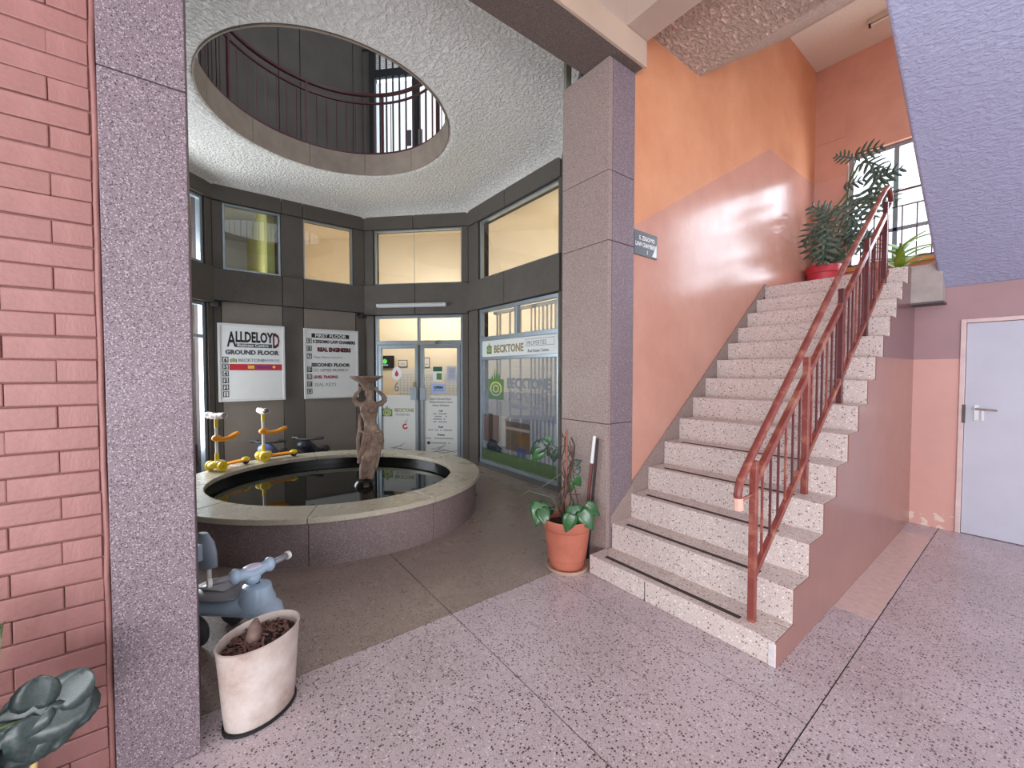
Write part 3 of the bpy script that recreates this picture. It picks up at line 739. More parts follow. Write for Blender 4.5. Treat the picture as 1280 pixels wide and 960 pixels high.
hh = MB().tube([(0, -.1, .005), (0, -.05, 0), (0, 0, -.012), (0, .05, 0), (0, .1, .005)], [(.03, .032), (.03, .03), (.045, .032), (.03, .03), (.03, .032)], 14)
hh.ball((0, -.085, .005), .038, .03, .04, 12); hh.ball((0, .085, .005), .038, .03, .04, 12); hh.tube([(0, 0, -.06), (0, 0, -.01)], [.034, .045], 14)
hh.build('handle_hub', M_blu, hb, smooth=True)
MB().ball((-.004, 0, .022), .036, .05, .012, 14).build('horn_cap', M_lavp, hb, smooth=True)
for s_ in (-1, 1):
    MB().tube([(0, s_ * .105, .006), (-.012, s_ * .19, .012)], .0165, 12).build('grip', M_seat, hb, smooth=True)
    MB().tube([(-.011, s_ * .186, .012), (-.0135, s_ * .203, .013)], [.024, .022], 14).build('grip_end', M_white, hb, smooth=40)
MB().tube([(-.36, .02, .26), (-.375, .03, .45)], .012, 8).build('backrest_rod', M_white, t)
br = MB().tube([(-.38, .03, .36), (-.4, .03, .44), (-.41, .03, .51), (-.41, .03, .565)], [(.07, .025), (.085, .03), (.075, .03), (.03, .015)], 14)
br.box(-.4, -.34, -.075, -.03, .44, .53); br.build('backrest', plain('blue_grey_plastic', (150, 160, 172), .35), t, smooth=35)
MB().ball((.14, -.03, .19), .03, .035, .028, 12).build('indicator', M_amb, t, smooth=True)
for x, y, r in ((.06, 0, .1), (-.3, .11, .085), (-.3, -.11, .085)):
    T = Matrix.Translation((x, y, r)) @ Matrix.Rotation(PI / 2, 4, 'X')
    MB(T).lathe([(.02, -.03), (r * .8, -.03), (r, -.015), (r, .015), (r * .8, .03), (.02, .03), (.02, -.03)], 20, cap=False).build('wheel', M_dgr, t, smooth=40)

# ------------------------------------------------------------------ white planter
kp = NT('stained_white_pot'); n_ = kp.noise(5, 5, .65); z_ = kp.n('SeparateXYZ', Vector=kp.co()).outputs[2]
c_ = kp.ramp(n_, [(.35, lin((210, 198, 190))), (.58, lin((188, 168, 158))), (.75, lin((148, 124, 112)))]); M_pot = kp.fin(c_, .5)
wp = empty('white_planter', (-2.075, .185, 0), R(118), 'oval stained white planter of dark soil standing by the left pillar', 'planter'); wp.scale = (.86, .87, .93)
prof = [(0, .006), (.14, .006), (.15, .018), (.158, .1), (.168, .25), (.178, .37), (.182, .382), (.174, .385), (.168, .375), (.158, .25), (.15, .2)]
MB().lathe(prof, 40, None, 1.12, .8, False).build('pot', M_pot, wp, smooth=50)
M_soil = stucco('soil', (84, 60, 54), 60, 1, .03, dark=.4)
rows = []; rnd = random.Random(5)
for i in range(13):
    row = []
    for j in range(13):
        u, v = (i - 6) / 6, (j - 6) / 6; m_ = max(abs(u), abs(v)); l = math.hypot(u, v) or 1
        u2, v2 = u * m_ / l, v * m_ / l
        row.append((u2 * .176, v2 * .126, .342 + .03 * (1 - m_) + rnd.uniform(-.006, .006)))
    rows.append(row)
MB().sheet(rows).build('soil', M_soil, wp, smooth=True)
ch = MB()
for i in range(150):
    a = rnd.uniform(0, 2 * PI); r_ = math.sqrt(rnd.random()); x, y = .165 * r_ * math.cos(a), .115 * r_ * math.sin(a); L = rnd.uniform(.008, .022)
    T = Matrix.Translation((x, y, .352 + .022 * (1 - r_))) @ Euler((rnd.uniform(-.6, .6), rnd.uniform(-.6, .6), rnd.uniform(0, 6))).to_matrix().to_4x4()
    ch.box(-L, L, -.005, .005, -.002, .003, T)
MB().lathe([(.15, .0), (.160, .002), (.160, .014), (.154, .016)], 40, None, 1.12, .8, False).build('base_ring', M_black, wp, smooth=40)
tag(ch.build('bark_chips', plain('bark', (112, 78, 70), .8, .5, 60), wp), kind='stuff')
MB().tube([(-.04, .0, .3), (-.035, .0, .36), (-.02, .005, .42), (-.012, .008, .45)], [.042, .036, .028, .008], 12).build('stump', plain('stump_bark', (120, 96, 88), .9, .3, 30, .5), wp, smooth=True)
for i in range(3):
    a = rnd.uniform(-1, 1); MB().ball((.06 + .02 * i, .02 * i - .03, .345), .012, .009, .007, 8).build('pink_petal', plain('pink_petal_%d' % i, (206, 120, 120), .6), wp, smooth=True)

# ------------------------------------------------------------------ leaves
def leaf_mat(name, rgb, rough=.3):
    k = NT(name); c = lin(rgb); d = tuple(v * .6 for v in c[:3]) + (1,)
    col = k.ramp(k.noise(14, 3), [(.35, d), (.7, c)])
    return k.fin(col, rough)
M_leaf = leaf_mat('glossy_leaf', (50, 100, 50), .22); M_leaf_d = leaf_mat('dark_leaf', (44, 66, 52), .35); M_leaf_bg = leaf_mat('bluish_leaf', (62, 74, 72), .32)
M_leaf_m = leaf_mat('monstera_leaf', (92, 114, 98), .35); M_leaf_l = leaf_mat('light_leaf', (112, 142, 92), .4)
M_stem = plain('vine_stem', (72, 52, 42), .7, .3, 20); M_gstem = plain('green_stem', (98, 112, 76), .6)
def heart(L=1.0, W=.5, fold=.12, droop=.25, blunt=False):
    prof = [(-.15, .5), (0, .85), (.2, 1), (.5, 1), (.75, .8), (.92, .48), (1, .15)] if blunt else [(-.12, .55), (0, .86), (.15, 1), (.3, .98), (.45, .86), (.6, .68), (.75, .45), (.88, .22), (1, .0)]
    rows = []
    for t_, w in prof:
        z = -droop * t_ * t_ * L
        x0 = t_ * L if t_ >= 0 else 0
        row = []
        for u in (-1, -.5, 0, .5, 1):
            xx = (t_ * L if (u != 0 or t_ >= 0) else 0); row.append((xx, u * w * W, z + abs(u) ** 1.5 * fold * W))
        rows.append(row)
    return MB().sheet(rows)
def split_leaf(L=1.0, W=.55, n=6, droop=.3, seed=0):
    """blade cut into fingers, as a monstera or a lacy philodendron"""
    rn = random.Random(seed); mb = MB(); zf = lambda t_, u=0: -droop * L * t_ * t_ - .25 * W * u * u
    rows = [[(t_ * L, s_ * W * .16 * (1 - t_ * .8), zf(t_)) for s_ in (-1, 0, 1)] for t_ in (0, .25, .5, .75, 1)]
    mb.sheet(rows)
    for s_ in (-1, 1):
        for k in range(n):
            t_ = .06 + .86 * k / (n - 1); ln = W * (math.sin(PI * min(.97, t_ * .75 + .22)) ** .7) * rn.uniform(.85, 1.08); fw_ = .15 * L
            for q_ in (0,):
                pts = []
                for e, wd in ((0, .75), (.4, 1), (.75, .8), (1, .12)):
                    x = t_ * L + .42 * ln * e * (.6 + t_); y = s_ * (.04 * W + ln * e); z = zf(t_, e)
                    pts.append([(x - fw_ * .5 * wd, y, z), (x + fw_ * .5 * wd, y - s_ * .03 * ln, z)])
                mb.sheet(pts)
    return mb
def place_leaf(mesh, parent, base, direction, normal_hint, s=1.0, name='leaf'):
    d = Vector(direction).normalized(); nn = Vector(normal_hint); y = nn.cross(d)
    if y.length < 1e-4: y = d.orthogonal()
    y.normalize(); z = d.cross(y)
    o = bpy.data.objects.new(name, mesh); COL.objects.link(o); o.parent = parent
    Mx = Matrix((d, y, z)).transposed().to_4x4(); Mx.translation = Vector(base)
    o.matrix_local = Mx @ Matrix.Scale(s, 4)
    q_ = o.modifiers.new('thickness', 'SOLIDIFY'); q_.thickness = .002
    return o
def leaf_mesh(mb, m, nm='leaf'):
    me = mb.mesh(nm); me.materials.append(m)
    for p in me.polygons: p.use_smooth = True
    return me

# terracotta pot with climbing plant
tp = empty('potted_climber', (-2.20, 2.215, 0), 0, 'terracotta pot with staked climbing plant between glass shopfront and stairs', 'potted plant')
kt = NT('terracotta'); M_terra = kt.fin(kt.ramp(kt.noise(4, 4, .6), [(.3, lin((166, 90, 70))), (.7, lin((192, 114, 92)))]), .5)
MB().lathe([(0, .0), (.15, .0), (.165, .02), (.168, .03), (.158, .03), (.15, .015), (0, .012)], 32, cap=False).build('saucer', plain('saucer_tan', (190, 160, 140), .6), tp, smooth=40)
MB().lathe([(0, .012), (.125, .014), (.13, .03), (.136, .06), (.14, .085), (.146, .09), (.172, .31), (.178, .315), (.185, .33), (.19, .385), (.186, .395), (.178, .39), (.168, .33), (.16, .3)], 36, cap=False).build('pot', M_terra, tp, smooth=35)
MB().lathe([(0, .345), (.1, .338), (.168, .33)], 24, cap=False).build('soil', M_soil, tp, smooth=True)
sx, sy = rtx, rty = math.cos(YAW), math.sin(YAW)            # direction across the view
def v_(lat, z, dep=0): return (lat * rtx - dep * rty, lat * rty + dep * rtx, z)
MB().tube([v_(-.01, .3), v_(-.005, 1.06)], .009, 8).build('stake', plain('stake_wood', (146, 92, 76), .8), tp)
random.seed(21)
def vine(pts, r0, r1, nm='stem', m=None):
    k = len(pts); MB().tube(pts, [r0 + (r1 - r0) * i / (k - 1) for i in range(k)], 6).build(nm, m or M_stem, tp, smooth=True)
vine([v_(.0, .33), v_(-.03, .42, -.02), v_(-.04, .52), v_(.02, .6, .01), v_(.005, .68, -.015), v_(.03, .78), v_(.05, .86), v_(.055, .94), v_(.03, 1.0)], .013, .006)
vine([v_(.02, .33), v_(-.05, .4), v_(-.08, .52), v_(-.02, .64), v_(.0, .75), v_(.04, .83)], .009, .005)
vine([v_(-.02, .35), v_(-.07, .46), v_(-.02, .55), v_(-.01, .66), v_(-.06, .78), v_(-.02, .92), v_(-.02, 1.0)], .007, .004)
vine([v_(-.03, 1.0), v_(-.05, 1.05)], .005, .003)
vine([v_(.0, .94), v_(-.1, .92), v_(-.2, .91)], .003, .002); vine([v_(-.03, .83), v_(-.12, .86), v_(-.2, .9)], .003, .002)
vine([v_(-.05, .72), v_(-.16, .64), v_(-.2, .62)], .003, .002, m=M_gstem); vine([v_(0, .38), v_(-.1, .45), v_(-.21, .43)], .005, .003, m=M_gstem); vine([v_(.02, .38), v_(.06, .44), v_(.06, .5)], .005, .003, m=M_gstem)
vine([v_(.01, .56), v_(.1, .56)], .004, .003)
for q_ in range(7):
    a_ = random.uniform(-.05, .06); vine([v_(a_, .35, random.uniform(-.03, .03)), v_(a_ + random.uniform(-.05, .05), .5), v_(random.uniform(-.05, .06), .65, random.uniform(-.03, .02)), v_(random.uniform(-.04, .07), .8), v_(random.uniform(-.03, .05), random.uniform(.85, 1.02))], .006, .003)
vine([v_(-.02, .36), v_(-.12, .55, -.05), v_(-.3, .62, -.1), v_(-.36, .58, -.1)], .003, .0015, m=M_gstem); vine([v_(.02, .4), v_(-.14, .5), v_(-.24, .56)], .003, .002)
HL = leaf_mesh(heart(1, .42), M_leaf); HD = leaf_mesh(heart(1, .4), M_leaf_d)
cam_d = (rty, -rtx, .15)            # towards the viewer's side of the pot
for b_, d_, s_, m_ in ((v_(-.21, .5, -.03), v_(-.12, -.6, -.25), .17, HL), (v_(-.2, .46, -.05), v_(.2, -.5, -.3), .13, HL), (v_(.035, .5, -.1), v_(.05, -.5, -.2), .15, HL), (v_(.09, .47, -.13), v_(.3, -.45, -.2), .15, HL), (v_(.0, .47, -.2), v_(-.15, -.5, -.1), .13, HL), (v_(.13, .5, -.08), v_(.45, -.3, -.1), .13, HL),
                       (v_(-.19, .95), v_(-.6, -.5), .13, HD), (v_(-.17, .97), v_(-.35, -.6), .11, HD), (v_(-.14, 1.0), v_(-.2, -.5), .08, HL), (v_(-.11, .93), v_(-.3, -.5), .09, HD), (v_(-.2, .9), v_(-.7, -.8), .11, HL), (v_(-.1, .9), v_(.0, -.6), .1, HD),
                       (v_(.05, .8), v_(.3, .1), .07, HD), (v_(.06, .69), v_(.2, -.3), .09, HL), (v_(.07, .73), v_(.2, .3), .06, HD), (v_(-.13, .47), v_(.1, -.6), .08, HD), (v_(.17, .48), v_(.2, -.6), .05, HD), (v_(.02, .64), v_(.1, -.5), .07, HL)):
    place_leaf(m_, tp, b_, d_, cam_d, s_)
# two long handles leaning in the corner behind it
for i, (a, b, r, m, lb) in enumerate(((( -2.24, 2.43, .01), (-2.125, 2.44, 1.0), .013, plain('handle_red', (112, 60, 58), .5), 'dull red broom handle with white tip leaning in the pillar corner'), ((-2.19, 2.435, .01), (-2.095, 2.44, .98), .010, plain('handle_dark', (44, 36, 36), .5), 'thin dark stick leaning beside the white-tipped handle'))):
    t = empty('broom_handle', a, 0, lb, 'stick'); d = Vector(b) - Vector(a)
    MB().tube([(0, 0, 0), d * (.8 if i == 0 else 1)], r, 10).build('shaft', m, t, smooth=40)
    if i == 0: MB().tube([d * .78, d], r * 1.08, 10).build('white_tip', M_white, t, smooth=40)

# plant at the left edge, in front of the brick wall
fp = empty('potted_philodendron', (-1.72, -.62, 0), 0, 'dark-leaved potted plant at left edge before the pink brick wall', 'potted plant')
MB().lathe([(0, 0), (.11, 0), (.15, .42), (.16, .44), (.15, .445), (.135, .4), (0, .4)], 28, cap=False).build('pot', M_black, fp, smooth=40)
def w_(x, y, z): return (x + 1.72, y + .575, z)
BL = leaf_mesh(heart(1, .62, .1, .15, True), M_leaf_bg, 'leaf'); GL = leaf_mesh(heart(1, .34, .3, .3), M_leaf_l)
NL = leaf_mesh(split_leaf(1, .5, 5, .2), M_leaf_bg)
to_cam = (1.7, .3, .75)
for b_, d_, s_, m_ in ((w_(-1.76, -.36, .50), (.02, .12, .0), .12, BL), (w_(-1.76, -.335, .52), (.0, -.12, -.02), .10, BL), (w_(-1.75, -.345, .50), (.02, .02, -.12), .12, BL), (w_(-1.76, -.36, .53), (0, .02, .1), .08, BL), (w_(-1.75, -.35, .46), (.02, -.1, -.09), .10, BL), (w_(-1.77, -.31, .5), (0, .07, -.07), .1, BL), (w_(-1.76, -.31, .52), (0, .05, .05), .09, BL),
                       (w_(-1.72, -.53, .56), (.02, .1, .2), .26, GL), (w_(-1.74, -.5, .53), (.0, .04, .12), .12, GL), (w_(-1.70, -.53, .64), (.03, .03, .2), .2, GL), (w_(-1.7, -.56, .5), (.03, .03, .2), .2, leaf_mesh(heart(1, .3, .3, .3), M_leaf))):
    place_leaf(m_, fp, b_, d_, to_cam, s_)
for a, b in ((w_(-1.72, -.6, .4), w_(-1.76, -.35, .5)), (w_(-1.72, -.6, .4), w_(-1.74, -.48, .56)), (w_(-1.72, -.62, .4), w_(-1.72, -.5, .6)), (w_(-1.71, -.6, .4), w_(-1.70, -.52, .66))):
    m_ = (Vector(a) + Vector(b)) / 2 + Vector((0, 0, .06)); MB().tube([a, m_, b], [.007, .006, .004], 6).build('stem', M_gstem, fp, smooth=True)
MB().tube([w_(-1.75, -.355, .42), w_(-1.745, -.36, .36), w_(-1.75, -.365, .3)], [.006, .009, .007], 6).build('yellow_shoot', plain('yellow_shoot', (206, 180, 110), .6), fp, smooth=True)

# monstera on the landing
mp = empty('potted_monstera', (-1.815, 6.62, 2.5), 0, 'tall leggy monstera in a red pot on the stair landing', 'potted plant')
MB().lathe([(0, 0), (.14, 0), (.185, .3), (.2, .31), (.2, .4), (.19, .4), (.18, .32), (0, .32)], 28, cap=False).build('pot', plain('red_pot', (206, 62, 76), .4), mp, smooth=35)
SL = leaf_mesh(split_leaf(1, .52, 5, .35, 1), M_leaf_m); SL2 = leaf_mesh(split_leaf(1, .56, 5, .45, 2), M_leaf_m); SM = leaf_mesh(heart(1, .42), M_leaf_m)
def mz(X, Zz, dy=0): return (X + 1.84, dy, Zz - 2.5)
stems = [[mz(-1.84, 2.85), mz(-1.72, 3.2), mz(-1.62, 3.6), mz(-1.58, 4.0), mz(-1.52, 4.2)], [mz(-1.82, 2.85), mz(-1.78, 3.2), mz(-1.7, 3.5), mz(-1.6, 3.7)], [mz(-1.86, 2.85), mz(-1.87, 3.05), mz(-1.86, 3.25)],
         [mz(-1.6, 3.9), mz(-1.5, 4.1), mz(-1.42, 4.12), mz(-1.36, 4.0)], [mz(-1.8, 2.85), mz(-1.6, 3.05), mz(-1.5, 3.15)], [mz(-1.64, 3.5), mz(-1.8, 3.42), mz(-1.92, 3.38)], [mz(-1.6, 3.8), mz(-1.75, 3.6), mz(-1.85, 3.5)], [mz(-1.6, 3.6), mz(-1.45, 3.65), mz(-1.35, 3.7)]]
for s_ in stems: MB().tube(s_, [.016 - .009 * i / (len(s_) - 1) for i in range(len(s_))], 7).build('stem', M_gstem, mp, smooth=True)
MB().tube([mz(-1.62, 2.85, .05), mz(-1.62, 4.15, .05)], .013, 8).build('stake', plain('pale_stake', (196, 170, 160), .7), mp)
rnd = random.Random(11)
LV = [(-1.95, 3.42, -.5, -.2, .3), (-1.96, 3.3, -.35, -.5, .34), (-1.9, 3.38, .1, -.6, .3), (-1.86, 3.45, -.3, .25, .26), (-1.93, 3.2, .0, -.8, .32), (-1.8, 3.5, .4, -.3, .28), (-1.75, 3.52, -.2, .3, .22),
      (-1.52, 4.2, .5, .05, .25), (-1.55, 4.18, -.3, .2, .18), (-1.46, 4.12, .5, -.25, .26), (-1.38, 4.0, .35, -.5, .3), (-1.36, 3.85, .5, .15, .26), (-1.4, 3.8, .1, -.6, .28), (-1.34, 3.7, .5, -.3, .26), (-1.42, 3.66, .25, -.5, .3),
      (-1.58, 3.72, .3, -.4, .26), (-1.6, 3.55, .3, -.5, .28), (-1.58, 3.42, .2, -.6, .3), (-1.66, 3.3, .2, -.5, .28), (-1.6, 3.25, .4, -.2, .26), (-1.72, 3.2, -.1, -.6, .26), (-1.5, 3.15, .4, .1, .24), (-1.5, 3.2, .3, -.5, .24), (-1.63, 3.85, .4, .1, .2)]
for i, (X, Zz, dx, dz, s_) in enumerate(LV):
    if X < -1.78: X = X * .86 - .08; dx = max(dx, -.22); dy0 = -.32
    else: dy0 = 0
    place_leaf(SL if i % 3 else SL2, mp, mz(X, Zz, dy0 + rnd.uniform(-.1, .05)), (dx, rnd.uniform(-.25, .0), dz), (.2, -1, .35 + rnd.uniform(-.2, .2)), s_)
for X, Zz, dx, dz, s_ in ((-1.8, 2.95, -.1, .15, .16), (-1.78, 2.98, .3, .1, .2), (-1.84, 2.93, -.1, -.4, .15), (-1.72, 2.95, .5, .05, .18), (-1.85, 2.98, .05, .2, .16), (-1.86, 2.88, -.05, -.5, .14)):
    place_leaf(SM, mp, mz(X, Zz, -.08), (dx, -.2, dz), (.1, -1, .6), s_)
# small yellow-green plant further right behind the bars
yp = empty('landing_plant', (-1.05, 6.5, 2.5), 0, 'small yellow-green plant on the landing below the window, right of the monstera', 'potted plant')
MB().lathe([(0, 0), (.09, 0), (.12, .2), (.11, .2), (.1, .17), (0, .17)], 20, cap=False).build('pot', M_terra, yp, smooth=35)
YL = leaf_mesh(heart(1, .16, .3, .5), leaf_mat('lime_leaf', (150, 190, 70), .4))
for i in range(14):
    a = i * 2.4; place_leaf(YL, yp, (0, 0, .18 + .02 * i), (math.cos(a), math.sin(a) * .6, .9), (0, -.4, 1), .3)
MB().tube([(0, 0, .15), (0, 0, .5)], .01, 6).build('stem', M_gstem, yp)

# ------------------------------------------------------------------ glazed entrance of the office
M_ink = plain('ink_black', (26, 24, 26), .6); M_inkred = plain('ink_maroon', (92, 28, 34), .6); M_grey_t = plain('ink_grey', (128, 134, 140), .6)
M_gold = plain('ink_gold', (150, 138, 96), .6); M_board = plain('board_white', (226, 228, 226), .35, .02); M_green = plain('print_green', (84, 128, 62), .6, .2, 30)
M_silver = plain('frame_silver', (214, 214, 214), .4, .05); M_red = plain('print_red', (190, 34, 50), .5, .1, 4)
MD = DD[0]
d1 = struct(empty('door_2'))
f = MB(MD); D0, D1 = -.10, -.03
f.box(.165, .205, 0, 2.455, D0, D1).box(1.665, 1.705, 0, 2.455, D0, D1).box(.205, 1.665, 2.41, 2.455, D0, D1).box(.205, 1.665, 1.965, 2.03, D0, D1).box(.915, .955, 2.03, 2.41, D0, D1)
f.build('door_frame', M_frame, d1, bevel=.004, seg=1)
for a, b in ((.205, .915), (.955, 1.665)): MB(MD).box(a, b, 2.03, 2.41, -.068, -.062).build('pane', M_glass, d1)
MB(MD).box(.93, 1.25, 1.96, 2.02, D1 + .001, D1 + .05).build('door_closer', plain('closer_metal', (150, 148, 140), .4), d1, bevel=.006)
leaves = []
for a, b, hx0, hx1, m in ((.215, .925, .80, .905, M_frame), (.965, 1.655, .965, 1.065, M_frame)):
    lf = MB(MD); lf.box(a, a + .055, .01, 1.96, D0, D1).box(b - .055, b, .01, 1.96, D0, D1).box(a + .055, b - .055, 1.9, 1.96, D0, D1).box(a + .055, b - .055, .01, .1, D0, D1)
    L_ = lf.build('door_leaf', m, d1, bevel=.004, seg=1); leaves.append(L_)
    MB(MD).box(a + .05, b - .05, .09, 1.91, -.068, -.062).build('pane', M_glass, L_)
    MB(MD).box(a + .056, b - .056, .101, 1.10, -.061, -.060).build('frosted_film', M_film, L_)
    MB(MD).box(hx0, hx1, 1.03, 1.235, D1 + .002, D1 + .03).build('handle_plate', plain('handle_grey', (150, 160, 168), .4, .05), L_, bevel=.006)
MB(MD).box(.928, .962, .01, 1.96, D0 + .01, D1 - .01).build('meeting_stile', plain('brown_stile', (88, 76, 66), .5), d1)
MB(MD).box(.84, .885, 1.245, 1.33, D1, D1 + .02).build('lock', plain('brass_lock', (150, 140, 100), .35), leaves[0], bevel=.004)
def TM(M, s, z, d=0.0): return M @ Matrix.Translation((s, z, d))
zf = -.0585
def logo(M, s, z, w, h, parent, d, name='logo'):
    g_ = MB(M).box(s, s + w, z, z + h * .62, d, d + .001)
    for k, (u, hh) in enumerate(((.1, .55), (.25, .75), (.42, .95), (.55, 1.0), (.7, .8), (.86, .6))):
        g_.add([(s + w * (u - .07), z + h * .6, d), (s + w * (u + .07), z + h * .6, d), (s + w * u, z + h * hh, d)], [(0, 1, 2)])
    g_.build(name, M_green, parent)
    MB(M @ Matrix.Translation((s + w / 2, z + h * .33, d + .0016))).lathe([(w * .3, 0), (w * .4, 0)], 26, cap=False, sy=.7).lathe([(w * .12, 0), (w * .2, 0)], 22, cap=False, sy=.8).build('logo_ring', plain('print_khaki', (190, 188, 130), .6), parent)
logo(MD, .25, .74, .2, .2, leaves[0], zf)
text('BECKTONE', .085, TM(MD, .49, .82, zf), M_gold, leaves[0], sx=.8, bold=.002)
text('PROPERTIES', .055, TM(MD, .51, .755, zf), M_grey_t, leaves[0], sx=.85)
MB(MD @ Matrix.Translation((.68, .57, zf))).lathe([(.025, 0), (.05, 0)], 20, cap=False, a0=.9, a1=6.0).build('emblem', M_red, leaves[0])
MB(MD).add([(.69, .62, zf), (.70, .62, zf), (.735, .71, zf), (.725, .70, zf)], [(0, 1, 2, 3)]).add([(.665, .62, zf), (.69, .66, zf), (.68, .68, zf)], [(0, 1, 2)]).build('emblem_leaf', M_grey_t, leaves[0])
for y_, s_, tx in ((1.03, .055, 'Suite 6 Ground Floor'), (.98, .05, 'Alldeloyd Business Centre'), (.925, .05, 'Harare, Zimbabwe'), (.83, .05, 'Cell'), (.56, .05, 'Email'), (.425, .05, 'Website')):
    text(tx, s_ * .9, TM(MD, 1.31, y_, zf), M_grey_t if y_ > .9 else M_ink, leaves[1], sx=.85, bold=.001, align='CENTER')
for y_, w in ((.785, .26), (.74, .26), (.695, .26), (.65, .26), (.51, .44), (.37, .52), (.29, .34)):
    mb = MB(MD); n = int(w / .03); rnd = random.Random(int(y_ * 100))
    for i in range(n):
        if rnd.random() < .82: mb.box(1.31 - w / 2 + i * .03, 1.31 - w / 2 + i * .03 + .022, y_, y_ + .02, zf, zf + .001)
    mb.build('small_print', M_grey_t, leaves[1])
MB(MD).box(1.07, 1.12, .275, .325, zf, zf + .001).build('icon', plain('icon_navy', (40, 44, 80), .5), leaves[1])
for lfp, x0 in ((leaves[0], .29), (leaves[1], 1.03)):
    mb = MB(MD); rnd = random.Random(int(x0 * 10))
    for i in range(9):
        a = (x0 + rnd.uniform(0, .3), rnd.uniform(.12, .2)); b = (a[0] + rnd.uniform(.15, .3), a[1] + rnd.uniform(-.06, .14)); dx, dy = b[0] - a[0], b[1] - a[1]; l = math.hypot(dx, dy); nx, ny = -dy / l * .004, dx / l * .004
        mb.add([(a[0] - nx, a[1] - ny, zf), (b[0] - nx, b[1] - ny, zf), (b[0] + nx, b[1] + ny, zf), (a[0] + nx, a[1] + ny, zf)], [(0, 1, 2, 3)])
    mb.build('plan_drawing', M_grey_t, lfp)
# number stickers and notices on the glass
T = MD @ Matrix.Translation((.535, 1.475, -.058))
sg = MB(T).lathe([(0, 0), (.085, 0), (.085, .001), (0, .001)], 26, cap=False, sy=1.35).build('oval_sticker', M_board, leaves[0])
MB(T).add([(-.03, -.035, .002), (.0, -.055, .002), (.03, -.035, .002), (.034, 0, .002), (0, .06, .002), (-.034, 0, .002)], [(0, 1, 2, 3, 4, 5)]).build('red_drop', M_red, leaves[0])
text('6', .22, TM(MD, .485, 1.17, -.058), M_grey_t, leaves[0], sx=.8, bold=.004)
def sheet_on(M, s0, s1, z0, z1, d, nm, lbl, m, cat='poster'):
    o_ = M @ Vector(((s0 + s1) / 2, z0, d)); t = empty(nm, o_, math.atan2(M[1][0], M[0][0]), lbl, cat)
    Tl = Matrix.Translation((0, 0, 0)); w = (s1 - s0) / 2
    MB().box(-w, w, -.0, .003, 0, z1 - z0).build('sheet', m, t)
    return t, frame((0, -.001, 0), (1, 0, 0))
t, L_ = sheet_on(MD, 1.18, 1.345, 1.34, 1.595, -.05, 'poster', 'green and white poster on the right glass door', M_board)
MB(L_).box(-.08, .08, .17, .25, 0, .001).build('green_field', plain('dark_green', (40, 92, 66), .5), t); MB(L_).box(-.02, .07, .03, .14, 0, .001).build('photo', M_green, t)
t, L_ = sheet_on(MD, 1.15, 1.40, 1.14, 1.30, -.049, 'poster', 'pale blue OPEN notice on the right glass door', plain('notice_blue', (160, 176, 216), .5, .03))
text('OPEN', .06, TM(L_, 0, .08, .001), plain('notice_navy', (36, 44, 92), .5), t, align='CENTER', bold=.003); MB(L_).box(-.09, .09, .04, .048, 0, .001).box(-.09, .09, .055, .06, 0, .001).build('small_print', M_grey_t, t)
t, L_ = sheet_on(MD, 1.42, 1.585, 1.345, 1.595, -.05, 'poster', 'grey-lilac printed notice at right edge of the right glass door', plain('notice_grey', (184, 186, 200), .5, .03))
for i in range(8): MB(L_).box(-.05, .06, .05 + i * .022, .058 + i * .022, 0, .001).build('small_print', M_grey_t, t)
# things on the office wall behind the door
MO = frame((-10.6, .85, 0), (1, 1, 0)); so_ = lambda x, y: ((x + 10.6) + (y - .85)) / math.sqrt(2)
def on_office(x, y): return so_(x, y)
t, L_ = sheet_on(MO, 2.95, 3.36, 1.58, 1.84, .06, 'television', 'black wall television glowing with a green emblem inside the office', M_black, 'television')
MB(L_).box(-.19, .19, .02, .24, 0, .002).build('screen', emit('screen_glow', (20, 24, 30), .6), t)
MB(L_ @ Matrix.Translation((0, .14, .003))).lathe([(0, 0), (.05, 0)], 18, cap=False).build('screen_emblem', emit('emblem_glow', (90, 200, 80), 1.6), t); MB(L_).box(-.07, .07, .055, .075, .003, .004).build('screen_caption', emit('caption_glow', (150, 190, 210), 1.4), t)
MB().box(-.1, .1, .004, .05, .08, .16).build('wall_bracket', M_black, t)
for i, (a, b, c_, d_, lbl) in enumerate(((3.43, 3.63, 1.6, 1.75, 'landscape framed certificate on the office wall beside the television'), (3.97, 4.11, 1.59, 1.80, 'upright framed certificate on the office wall, right of the door gap'))):
    t, L_ = sheet_on(MO, a, b, c_, d_, .02, 'framed_certificate', lbl, plain('frame_brown_%d' % i, (120, 96, 70), .5), 'picture frame')
    w = (b - a) / 2; MB(L_).box(-w + .015, w - .015, .015, d_ - c_ - .015, 0, .002).build('paper', M_board, t); MB(L_).box(-w * .5, w * .5, .06, .07, .002, .003).box(-w * .4, w * .4, .09, .095, .002, .003).build('small_print', M_grey_t, t)
for i, (a, b, lbl) in enumerate(((3.43, 3.78, 'tall white wall planner behind the left glass door'), (3.9, 4.32, 'white wall planner behind the right glass door'), (4.4, 4.75, 'white chart at far right behind the right glass door'))):
    t, L_ = sheet_on(MO, a, b, .95, 1.57, .02, 'wall_planner', lbl, M_board, 'poster')
    mb = MB(L_); w = (b - a) / 2
    for k in range(9): mb.box(-w + .02, w - .02, .05 + k * .055, .053 + k * .055, 0, .001)
    for k in range(4): mb.box(-w + .04 + k * w * .45, -w + .043 + k * w * .45, .05, .5, 0, .001)
    mb.build('grid_lines', M_grey_t, t)
